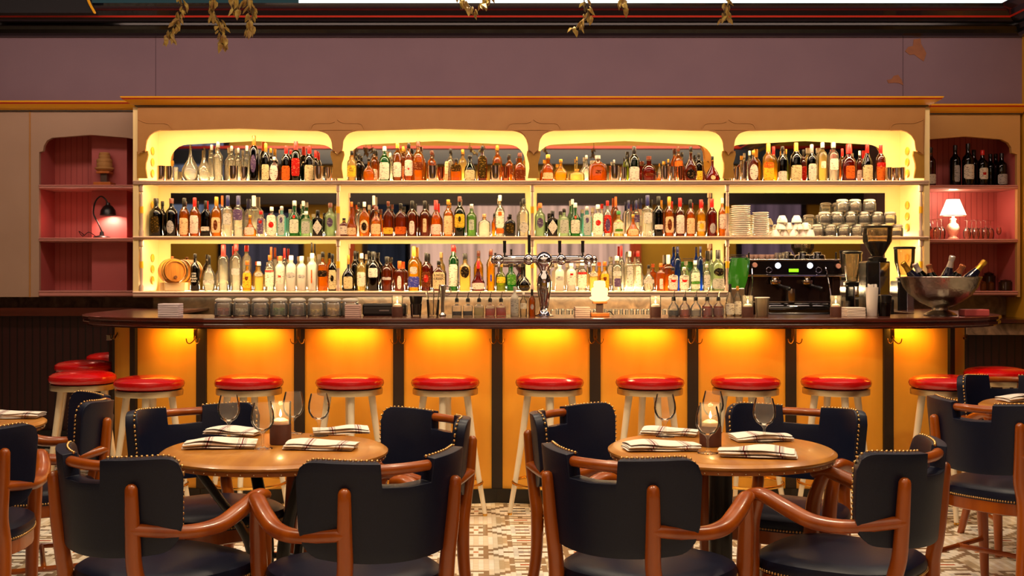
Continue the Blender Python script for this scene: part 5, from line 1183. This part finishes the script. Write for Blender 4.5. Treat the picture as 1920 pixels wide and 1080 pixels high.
S[(2, 2)] = [(285, 88, 250, 'tall', 'F', 'w', [('s', 3, .36, .52, .8)], 'white frosted bottle with blue-grey scene'), (390, 92, 250, 'tall', 'F', 'w', [R4('w', .2, .6, .8), ('r', 8, .55, .62, .3)], 'white frosted bottle with small red mark'), (488, 92, 240, 'tall', 'C', 'w', [R4('w', .1, .6, .9), ('r', 8, .56, .64, .9)], 'clear bottle with white label and red stripe'),
 (590, 94, 240, 'jug', 'H', 'w', [R4('s', .46, .62, .85)], 'pale yellow bottle left of glowing lamp'), (690, 94, 240, 'jug', 'Y', 'o', [R4('y', .1, .58, .8), ('B', 2, .34, .52, .35)], 'yellow bottle with orange cap above lamp'), (800, 98, 190, 'tall', 'C', 's', [R4('s', .42, .56, .8), ('p', 8, .12, .36, .6)], 'clear bottle with grey band and red cap'), (840, 60, 100, 'std', 'C', 'rk', [], 'dark-red-capped bottle in back row', 1), (915, 80, 150, 'sq', 'C', 'w', [R4('s', .1, .62, .7)], 'tall clear ribbed bottle', 1), (990, 76, 146, 'sq', 'C', 'r', [R4('w', .1, .62, .6)], 'tall clear bottle with red-edged box label', 1),
 (1085, 112, 270, 'bulb2', 'C', 'k', [R4('s', .28, .44, .9)], 'stout clear bottle with black cap'), (1195, 82, 255, 'sq', 'A', 'o', [('w', 8, .06, .44, .4)], 'amber square bottle with orange cap'), (1305, 92, 290, 'jug', 'A', 'k', [R4('w', .05, .66, .98), ('r', 2, .36, .6, .6)], 'short amber bottle with white label and red seal'), (1405, 92, 290, 'jug', 'C', 's', [R4('w', .05, .66, .98), ('r', 2, .36, .6, .6)], 'short clear bottle with white label and red seal'), (1262, 96, 180, 'sq', 'A', 'ww', [], 'white-lidded amber bottle in back row', 1),
 (1505, 92, 230, 'std', 'P', 'w', [R4('w', .06, .6, .9), ('g', 8, .22, .32, .9)], 'pale bottle with green banded label'), (1345, 66, 105, 'tall', 'B', 'n', [], 'blue bottle in back row', 1), (1552, 50, 105, 'tall', 'B', 'n', [], 'second slimmer blue bottle in back row', 1), (1608, 74, 262, 'tall', 'C', 's', [R4('s', .12, .6, .8)], 'slim clear bottle with grey label'), (1710, 120, 135, 'std', 'P', 'kk', [R4('s', .05, .30, .9), ('k', 2, .36, .56, .8)], 'wide frosted green bottle with black cap'), (1650, 56, 140, 'std', 'P', 'kk', [], 'frosted bottle with black cap in back row', 1)]
TYPES['bulb2'] = ([(0, .75), (.04, .92), (.14, 1), (.38, 1), (.50, .86), (.60, .5), (.68, .26), (1, .2)], 2, .9, .40)
TYPES['xo2'] = ([(0, .9), (.04, 1), (.40, 1), (.50, .82), (.58, .5), (.66, .24), (1, .18)], 2, .8, .4)
X0 = [250, 630, 990, 1350]; BASE = [517, 1015, 503]; BAYN = ['first', 'second', 'third', 'fourth']; SHN = ['top', 'middle', 'lowest']
ZSH = [zs[0][0], zs[1][0], zs[2][0]]
SEEN = {}
for (bay, sh), rows in S.items():
    cell = 'on %s shelf of %s bay' % (SHN[sh], BAYN[bay])
    for row in rows:
        zx, wd, zt0, ty, gc, cc, lab, ph = row[:8]; back = len(row) > 8
        d = 8.785 if back else 8.675
        x = X(X0[bay]+zx/4.8, d); yb = Z({0: 338, 1: 442, 2: 545}[sh], d)
        h = (BASE[sh]-zt0)/4.8*d/F; w_ = wd/4.8*d/F*.95
        w_ = min(w_, .115 if back else .17)
        o = bottle(x, d, ZSH[sh]+.0005, w_, h, ty, gc, cc, lab, fill=.8 if ty in ('cara',) else .93)
        lb = ph if 'bay' in ph else ph+', '+cell
        if words(lb) > 16: lb = ph+', %s shelf, %s bay' % (SHN[sh], BAYN[bay])
        if words(lb) > 16: lb = ph+' '+cell.replace('on ', '')
        tag(o, lb, 'bottle', 'liquor bottles on the %s shelf' % SHN[sh])
        SEEN[(bay, sh, zx)] = (o, w_, h, d)
# lettering on a few bottles
INK = mat('ink_black', (24, 18, 16), .6); INKW = mat('ink_white', (236, 228, 210), .6); INKR = mat('ink_red', (170, 40, 30), .6)
def write(key, lines, m, size, zf, dy=.006):
    o, w_, h, d = SEEN[key]
    for i, s in enumerate(lines):
        t = text(s, size, m, o, (0, -w_/2*TYPES_DR.get(key, 1)-dy+.004, h*zf-i*size*1.05)); 
TYPES_DR = {(1, 2, 925): .62, (2, 2, 1305): .8, (2, 2, 1405): .8, (1, 0, 143): 1}
write((1, 2, 925), ['KNOB', 'CREEK'], INK, .026, .52); write((0, 2, 555), ['1795', 'XVII', 'YEARS', 'OLD'], INKW, .018, .46)
write((2, 2, 1305), ['JIM BEAM'], INK, .0135, .62); write((2, 2, 1405), ['JIM BEAM'], INK, .0135, .62); write((1, 0, 143), ['山'], INK, .035, .38); write((2, 2, 1710), ['CIROC'], INK, .022, .5)
# steel tins and small things on the top shelf
def tin(px, wd, top, label, m=None, d=8.62):
    h = (517-top)/4.8*d/F; R_ = wd/2/4.8*d/F; r = MB().lathe([(R_*.92, 0), (R_*.94, .002), (R_, h), (R_*.96, h), (R_*.88, .006), (.001, .005)], n=28).build('steel_tin', m or STEEL2, None, True)
    r.location = (X(px, d), d, ZSH[0]+.0005); tag(r, label, 'shaker tin', 'steel shaker tins on the top shelf'); return r
STEEL2 = mat('polished_steel', (200, 192, 180), .12, 1); COPP = mat('copper_tin', (196, 120, 80), .15, 1)
tin(302, 74, 376, 'steel tin at the far left of the top shelf'); tin(317.5, 66, 380, 'second steel tin from left on top shelf'); tin(330, 44, 380, 'small glass beside the leftmost tins on the top shelf', THINJ, 8.70)
tin(437.5, 84, 378, 'steel tin before clear bottles, first bay of the top shelf'); tin(457, 70, 380, 'second steel tin before clear bottles in first bay, top shelf', None, 8.68)
tin(598, 84, 380, 'left of two steel tins at right end of first bay'); tin(615, 76, 380, 'right of two steel tins at right end of first bay', None, 8.70)
tin(811, 92, 375, 'steel tin in middle of second bay, top shelf'); tin(827, 62, 380, 'copper tin in middle of second bay, top shelf', COPP, 8.70)
tin(929, 92, 375, 'left of two tins towards right end of second bay'); tin(947.5, 84, 377, 'copper-toned tin towards right end of second bay', COPP, 8.69)
tin(1152, 92, 378, 'left steel tin in middle of third bay, top shelf'); tin(1168.5, 66, 380, 'right steel tin in middle of third bay, top shelf', None, 8.68); tin(1247, 66, 378, 'steel tin right of round dark bottle in third bay'); tin(1262, 74, 376, 'steel tin left of tall amber bottle in third bay', None, 8.69); tin(1276, 50, 378, 'narrow steel tin before tall amber bottle in third bay', COPP)
tin(1381, 58, 386, 'short steel tin at left end of fourth bay'); tin(1394, 64, 330, 'taller steel tin at left end of fourth bay', None, 8.69); tin(1667.5, 52, 390, 'leftmost tin at right end of fourth bay'); tin(1681, 74, 388, 'middle tin at right end of fourth bay', None, 8.68); tin(1692, 52, 390, 'rightmost tin at right end of fourth bay')
# barrel
br = thing('small_oak_barrel', 'small oak ageing barrel on a stand, lowest shelf at left', 'barrel', (X(322, 8.64), 8.655, ZSH[2]+.0005))
Mx = Matrix.Translation((0, 0, .148)) @ Matrix.Rotation(math.radians(28), 4, 'Z') @ Matrix.Rotation(PI/2, 4, 'X')
OAKB = noisy('barrel_oak', (206, 136, 40), (176, 104, 26), (4, 4, .3), 12, .5)
MB().lathe([(.062, -.105), (.078, -.102), (.088, -.06), (.094, 0), (.088, .06), (.078, .102), (.071, .102), (.070, .096), (.001, .096)], n=32, M=Mx).build('staves', OAKB, br, True)
for z0 in (-.085, -.05, .05, .085): MB().lathe([(.086 if abs(z0) > .07 else .0925, z0-.007), (.088 if abs(z0) > .07 else .094, z0), (.086 if abs(z0) > .07 else .0925, z0+.007)], n=32, M=Mx, cap0=False, cap1=False).build('hoop', mat('hoop_steel', (130, 110, 80), .35, 1), br, True)
MB().lathe([(.001, .10), (.012, .10), (.012, .112), (.001, .112)], n=12, M=Mx @ Matrix.Translation((0, -.045, 0))).build('tap_plug', mat('plug', (120, 70, 30), .5), br, True)
MB().lathe([(.010, 0), (.012, .02), (.001, .022)], 0, 0, .238, 12).build('bung', mat('plug', (120, 70, 30), .5), br, True)
for s in (-1, 1): MB().box(-.075, .075, -.012, .012, 0, .062, Matrix.Translation((s*.03, s*-.045, 0)) @ Matrix.Rotation(math.radians(28), 4, 'Z')).build('cradle', mat('cradle_wood', (226, 196, 140), .5), br, bevel=.004)
# plates
ORD = ['lowest', 'second', 'third', 'fourth', 'fifth', 'sixth', 'seventh', 'eighth', 'ninth', 'tenth', 'eleventh', 'twelfth', 'thirteenth', 'fourteenth', 'fifteenth', 'sixteenth', 'seventeenth']
def plates(px, wd, top, n_, label):
    d = 8.66; h = (1015-top)/4.8*d/F; R_ = wd/2/4.8*d/F
    for k in range(n_):
        z0 = k*h/n_; o = MB().lathe([(R_*.62, 0), (R_*.66, .001), (R_*.97, h/n_*.55), (R_, h/n_*.75), (R_*.99, h/n_*.9), (R_*.6, .004), (.001, .004)], n=36).build('plate', WHITE, None, True)
        o.location = (X(px, d), d, ZSH[1]+.0006+z0); tag(o, 'white plate, %s from the bottom of the %s' % (ORD[k], label), 'plate', 'white plates in the '+label)
plates(1389, 172, 735, 15, 'taller stack on middle shelf'); plates(1426, 146, 795, 13, 'shorter stack on middle shelf')
# heap of cups
def hcup(x, d, z, k, label):
    o = MB().lathe([(.020, 0), (.022, .003), (.036, .03), (.040, .052), (.037, .052), (.033, .03), (.018, .006), (.001, .005)], n=20).build('teacup', WHITE, None, True)
    MB().tube([(.034, 0, .042), (.052, 0, .044), (.056, 0, .03), (.046, 0, .016), (.03, 0, .018)], .0035, 6, 3).build('handle', WHITE, o, True)
    rn = random.Random(k); o.location = (x, d, z); tag(o, label, 'cup', 'white cups heaped on the middle shelf'); return o
names = ['first', 'second', 'third', 'fourth', 'fifth']
for i, zx in enumerate((500, 580, 665, 745, 815)): 
    o = hcup(X(1350+zx/4.8, 8.66), 8.66+.02*(i % 2), ZSH[1]+.0535, i, 'white upturned teacup, bottom layer of heap, %s from left' % names[i]); o.rotation_euler = (PI, 0, math.radians(200+i*40))
for i, zx in enumerate((545, 625, 700, 775)):
    o = hcup(X(1350+zx/4.8, 8.66), 8.66+.02*(i % 2), ZSH[1]+.1065, i+9, 'white upturned teacup, middle layer of heap, %s from left' % names[i]); o.rotation_euler = (PI, 0, math.radians(150+i*50))
for i, zx in enumerate((560, 690)):
    o = hcup(X(1350+zx/4.8, 8.66), 8.66, ZSH[1]+.1595, i+19, 'white teacup on top of the heap, %s' % ('left one', 'right one')[i]); o.rotation_euler = (PI, 0, math.radians(230-i*120))
# tea jars in three tiers
jt = make_jar(.047, .094); first = True
cols = [(120, 100, 60), (60, 46, 30), (150, 140, 110), (50, 44, 30), (40, 36, 26), (130, 86, 40), (90, 60, 30)]
tiers = [((880, 990, 1110, 1230, 1350, 1465, 1590), 0, 'bottom'), ((940, 1055, 1175, 1295, 1410, 1530), 1, 'middle'), ((1100, 1215, 1345), 2, 'top')]
o7 = ['first', 'second', 'third', 'fourth', 'fifth', 'sixth', 'seventh']
for xs_, lv, nm in tiers:
    for i, zx in enumerate(xs_):
        o = empty('preserving_jar') if not first else jt
        if not first:
            for c in JT: k = c.copy(); C.objects.link(k); k.parent = o
        else: JT = list(jt.children)
        first = False
        fill(o, .043, .040, cols[(i*3+lv) % 7]); d = 8.665+.0*i
        o.location = (X(1350+zx/4.8, d), d, ZSH[1]+.0006+lv*.0945); tag(o, 'clear clip-top tea jar, %s tier, %s from left' % (nm, o7[i]), 'jar', 'tea jars stacked on the middle shelf')
# ================================================================ THINGS IN THE ALCOVES
r = glow_lamp('small unlit ribbed-glass lamp on left alcove top shelf', (X(196, 9.04), 9.04, Z(346.5, WB-.03)+.0005), False, 1.22)
dl = thing('desk_lamp', 'black gooseneck desk lamp lighting the left alcove middle shelf', 'lamp', (X(191, 9.03), 9.03, Z(445.5, WB-.03)+.0005)); q = 9.03/F
MB().lathe([(.066, 0), (.068, .006), (.058, .014), (.02, .022), (.014, .05), (.001, .052)], n=28).build('base', BLACK, dl, True)
MB().tube([(0, 0, .05), (-.03, 0, .12), (-.065, 0, .19), (-.052, 0, .28), (-.01, 0, .325), (.03, 0, .30), (.045, 0, .262)], .006, 10, 5).build('gooseneck', BLACK, dl, True)
MB().lathe([(.058, 0), (.061, .004), (.056, .04), (.036, .070), (.018, .082), (.014, .10), (.001, .102)], n=28, cap0=False).build('lamp_shade', BLACK, dl, True, (.050, -.005, .175))
MB().ball((.050, -.005, .205), .022, 12).build('bulb', emis('desk_bulb', (255, 190, 150), 30), dl, True)
spot('desk_lamp_light', (X(191, 9.03)+.05, 9.01, Z(445.5, WB)+.185), (X(205, 9.03)+.02, 9.06, Z(445.5, WB)), 9, (1, .50, .36), 150, .02, .6)
o = MB().tube([(X(180, 9.05), 9.06, Z(446, WB)+.012), (X(165, 9.1), 9.12, Z(446, WB)+.05), (X(152, 9.1), 9.14, Z(446, WB)+.02), (X(143, 9.1), 9.16, Z(446, WB)+.06), (X(150, 9.1), 9.2, Z(446, WB)+.03)], .003, 6).build('lamp_cord', BLACKP); tag(o, 'looping black cord behind the gooseneck desk lamp', 'cord')
point('alcove_fill', (X(125, 9.1), 9.0, 1.75), .35, (1, .35, .25), .03)
# right alcove: wine bottles
zt1, zt2, zt3 = Z(347, WB-.03), Z(448, WB-.03), Z(545.5, WB-.03)
wines = [(1745, 275, 22, 'R', 'k', [R4('w', .05, .30, .9)], 'slim dark wine bottle with white label, leftmost', 9.02), (1791, 270, 24, 'K', 'k', [R4('s', .1, .5, .5)], 'dark wine bottle with narrow grey label', 9.04), (1815, 268, 25, 'K', 'k', [R4('w', .15, .5, .9)], 'dark wine bottle with tall white label', 9.00), (1842, 280, 24, 'K', 'r', [R4('w', .18, .5, .8), ('r', 8, .3, .38, .3)], 'dark wine bottle with white label and red seal', 9.02),
 (1826, 276, 23, 'K', 'k', [], 'unlabelled dark wine bottle behind the white labels', 9.14), (1857, 284, 22, 'K', 'k', [], 'unlabelled dark wine bottle between labelled ones', 9.14), (1878, 285, 24, 'K', 'k', [R4('s', .05, .36, .9)], 'dark wine bottle with low grey label, rightmost', 9.04), (1867, 282, 22, 'K', 'k', [], 'unlabelled dark wine bottle at right rear', 9.20)]
for px, top, wpx, gc, cc, lab, ph, d in wines:
    h = (347-top)*9.02/F; o = bottle(X(px, d), d, zt1+.0005, wpx*9.02/F*.85, h*1.0, 'wine', gc, cc, lab, .95, 'wine_bottle'); tag(o, ph+', right alcove top shelf', 'bottle', 'wine bottles in the right alcove')
# shaded lamp
tl = thing('table_lamp', 'small table lamp with pleated white shade in right alcove', 'lamp', (X(1787, 9.05), 9.05, zt2+.0005))
MB().lathe([(.040, 0), (.042, .008), (.028, .018), (.024, .03), (.046, .065), (.050, .09), (.040, .115), (.022, .13), (.020, .15), (.028, .158), (.012, .168), (.010, .19), (.001, .19)], n=28).build('base', noisy('lamp_ceramic', (236, 190, 160), (220, 170, 140), (1, 1, 1), 10, .3), tl, True)
SHD = bpy.data.materials.new('shade_cloth'); SHD.use_nodes = True; n, l = nt(SHD); n.clear(); oo = n.new('ShaderNodeOutputMaterial'); e1 = n.new('ShaderNodeEmission'); e1.inputs[0].default_value = (1, .78, .5, 1); e1.inputs[1].default_value = 3.4; l.new(e1.outputs[0], oo.inputs[0])
m_ = MB(); n_ = 48; m_.rings([[((R_+(.0012 if i % 2 else 0))*math.cos(2*PI*i/n_), (R_+(.0012 if i % 2 else 0))*math.sin(2*PI*i/n_), z) for i in range(n_)] for R_, z in ((.097, .185), (.046, .315))], False, False); m_.build('lamp_shade', SHD, tl)
m_ = MB(); m_.ring(.097, .003, .185, n=32, m=6); m_.ring(.046, .003, .315, n=32, m=6); m_.build('shade_trim', mat('shade_trim', (150, 90, 60), .6), tl, True)
point('shaded_lamp_light', (X(1787, 9.05), 9.05, zt2+.345), 1.6, (1, .60, .42), .03); point('shaded_lamp_down', (X(1787, 9.05)-.0, 8.98, zt2+.15), 2.4, (1, .60, .42), .03)
# hanging-stem wine glasses, upside down and upright
gla = gm.copy(); gla.data = gm.data.copy(); gla.data.materials.clear(); gla.data.materials.append(liquid('alcove_glass', (250, 226, 210), .12)); first = True
k = 0
for i, (px, d, up, sc) in enumerate([(1739, 9.0, 1, .9), (1749, 9.08, 0, 1.0), (1757, 9.0, 0, 1.0), (1765, 9.1, 0, 1.05), (1813, 9.02, 0, .95), (1822, 9.1, 0, .95), (1830, 9.02, 0, .95), (1839, 9.1, 0, .95), (1848, 9.02, 0, .95), (1857, 9.1, 0, .95), (1873, 9.04, 1, .6)]):
    o = gla if first else gla.copy(); first = False; C.objects.link(o); o.scale = (sc*.75, sc*.75, sc*1.0)
    o.location = (X(px, d), d, zt2+.0005+(0 if up else .156*sc)); o.rotation_euler = (0 if up else PI, 0, 0)
    side = 'left' if px < 1787 else 'right'; tag(o, '%s wine glass %s of the pleated-shade lamp, %s in line from left' % ('upright' if up else 'upturned', side, ('first', 'second', 'third', 'fourth', 'fifth', 'sixth', 'seventh', 'eighth', 'ninth', 'tenth', 'last')[i]), 'wine glass', 'wine glasses in the right alcove')
# stacked jars at the bottom right
for i, (px, lv, m_n, t) in enumerate(((1843, 0, (206, 140, 70), 'low amber jar on right alcove bottom shelf, left one'), (1857, 0, (200, 130, 64), 'low amber jar on right alcove bottom shelf, second'), (1884, 0, (150, 110, 80), 'round lidded glass jar on right alcove bottom shelf'), (1868, 1, (120, 70, 44), 'dark glass dish standing behind the right alcove jars'))):
    R_ = .024 if i < 2 else .05; h = .075 if i < 2 else (.09 if i == 2 else .15)
    o = MB().lathe([(R_*.9, 0), (R_, .005), (R_, h*.75), (R_*.7, h*.85), (R_*.8, h*.9), (.001, h)], n=20).build('glass_jar', liquid('amber_jar_%d' % i, m_n, .4), None, True); o.location = (X(px, 9.05), 9.04+.14*lv, zt3+.0005); tag(o, t, 'jar', 'jars in the right alcove')
# miniature bottles on the bar
for px, top, wpx, ty, gc, cc, lab, t in ((965, 538, 16.5, 'std', 'F', 's', [R4('s', .1, .6, .9)], 'small grey-labelled bottle on the bar left of the tap'), (981.5, 548, 14, 'std', 'C', 'w', [R4('w', .3, .55, .9)], 'small clear bottle with white label left of the tap'), (997.5, 543, 13.5, 'std', 'O', 'kk', [('s', 2, .25, .45, .5)], 'small amber bottle with black neck left of the tap'),
    (1368.5, 533, 18, 'burg', 'C', 'kk', [R4('w', .05, .4, .95)], 'clear bottle with black pourer right of pour bottles'), (1383, 537, 15, 'std', 'C', 'd', [R4('w', .06, .5, .95)], 'small white-labelled bottle with yellow cap right of pour bottles')):
    o = bottle(X(px, DC), DC, ZT+.0005, wpx*DC/F*.95, (593.5-top)*DC/F, ty, gc, cc, lab); tag(o, t, 'bottle', 'small bottles standing on the bar')
# ================================================================ HANGING VINES
LEAF = noisy('vine_leaf', (190, 168, 84), (130, 90, 52), (1, 1, 1), 40, .5); STEMM = mat('vine_stem', (84, 70, 40), .6)
def vine(pts, d, n_, label, seed, sz=.040):
    rn = random.Random(seed); r = thing('hanging_vine', label, 'plant', (0, 0, 0), 0, 'trailing vines hanging from the ceiling')
    Q = [P(a, c, d) for a, c in pts]; top = Q[0].copy(); top.z = 3.6; Q = [top]+Q
    MB().tube(Q, .003, 6, 4).build('stem', STEMM, r, True)
    m_ = MB()
    L = [(Q[i+1]-Q[i]).length for i in range(len(Q)-1)]
    for k in range(n_):
        t = 1-(k/n_)**1.0*1.0; t = max(0, t)*(len(Q)-2)+1 if len(Q) > 2 else t
        i = min(int(t), len(Q)-2); p = Q[i].lerp(Q[i+1], t-i)
        s = sz*(.7+.6*rn.random()); a = rn.random()*6.28
        M_ = Matrix.Translation(p+Vector(((rn.random()-.5)*.035, (rn.random()-.5)*.03, 0))) @ Matrix.Rotation(a, 4, 'Z') @ Matrix.Rotation(math.radians(30+rn.random()*80), 4, 'Y') @ Matrix.Rotation(rn.random()*2-1, 4, 'X')
        c = [(0, 0, 0), (s*.3, s*.26, .004), (s*.7, s*.22, .002), (s*1.1, 0, -.006), (s*.7, -s*.22, .002), (s*.3, -s*.26, .004)]; V = [m_.b.verts.new(M_ @ Vector(q)) for q in c]; V2 = [m_.b.verts.new(M_ @ (Vector(q)+Vector((0, 0, .0015)))) for q in c]
        mid = m_.b.verts.new(M_ @ Vector((s*.5, 0, -.006)))
        for j in range(6): m_.b.faces.new((mid, V[j], V[(j+1) % 6]))
        for j in range(6): m_.b.faces.new((V[j], V2[j], V2[(j+1) % 6], V[(j+1) % 6]))
        m_.b.faces.new(V2)
    m_.build('leaves', LEAF, r)
dv = 5.6
vine([(338, -8), (345, 15), (332, 38), (322, 58), (318, 72)], dv, 34, 'leafy vine hanging lowest left, near the top left', 1)
vine([(395, -8), (400, 20), (412, 45), (418, 70), (420, 80)], dv, 44, 'longest leafy vine, middle of the top left cluster', 2)
vine([(440, -8), (436, 8), (448, 22)], dv, 20, 'short leafy vine between two longer ones, top left', 3); vine([(462, -8), (474, 15), (470, 40), (462, 58)], dv, 24, 'leafy vine at right side of the top left cluster', 4)
vine([(862, -10), (872, 4), (888, 18)], dv, 16, 'short leafy vine at top centre left', 5); vine([(915, -12), (908, -2), (905, 8)], dv, 10, 'very short leafy vine at top centre', 6)
vine([(1095, -8), (1100, 12), (1102, 30), (1086, 44), (1077, 56)], dv, 16, 'thin curling vine hanging right of the top centre', 7); vine([(1170, -10), (1168, 4), (1172, 14)], dv, 8, 'tiny vine tip right of thin curling vine', 8)
vine([(1366, -8), (1362, 10), (1358, 24), (1362, 34)], dv, 14, 'single thin vine hanging at the top right of centre', 9)
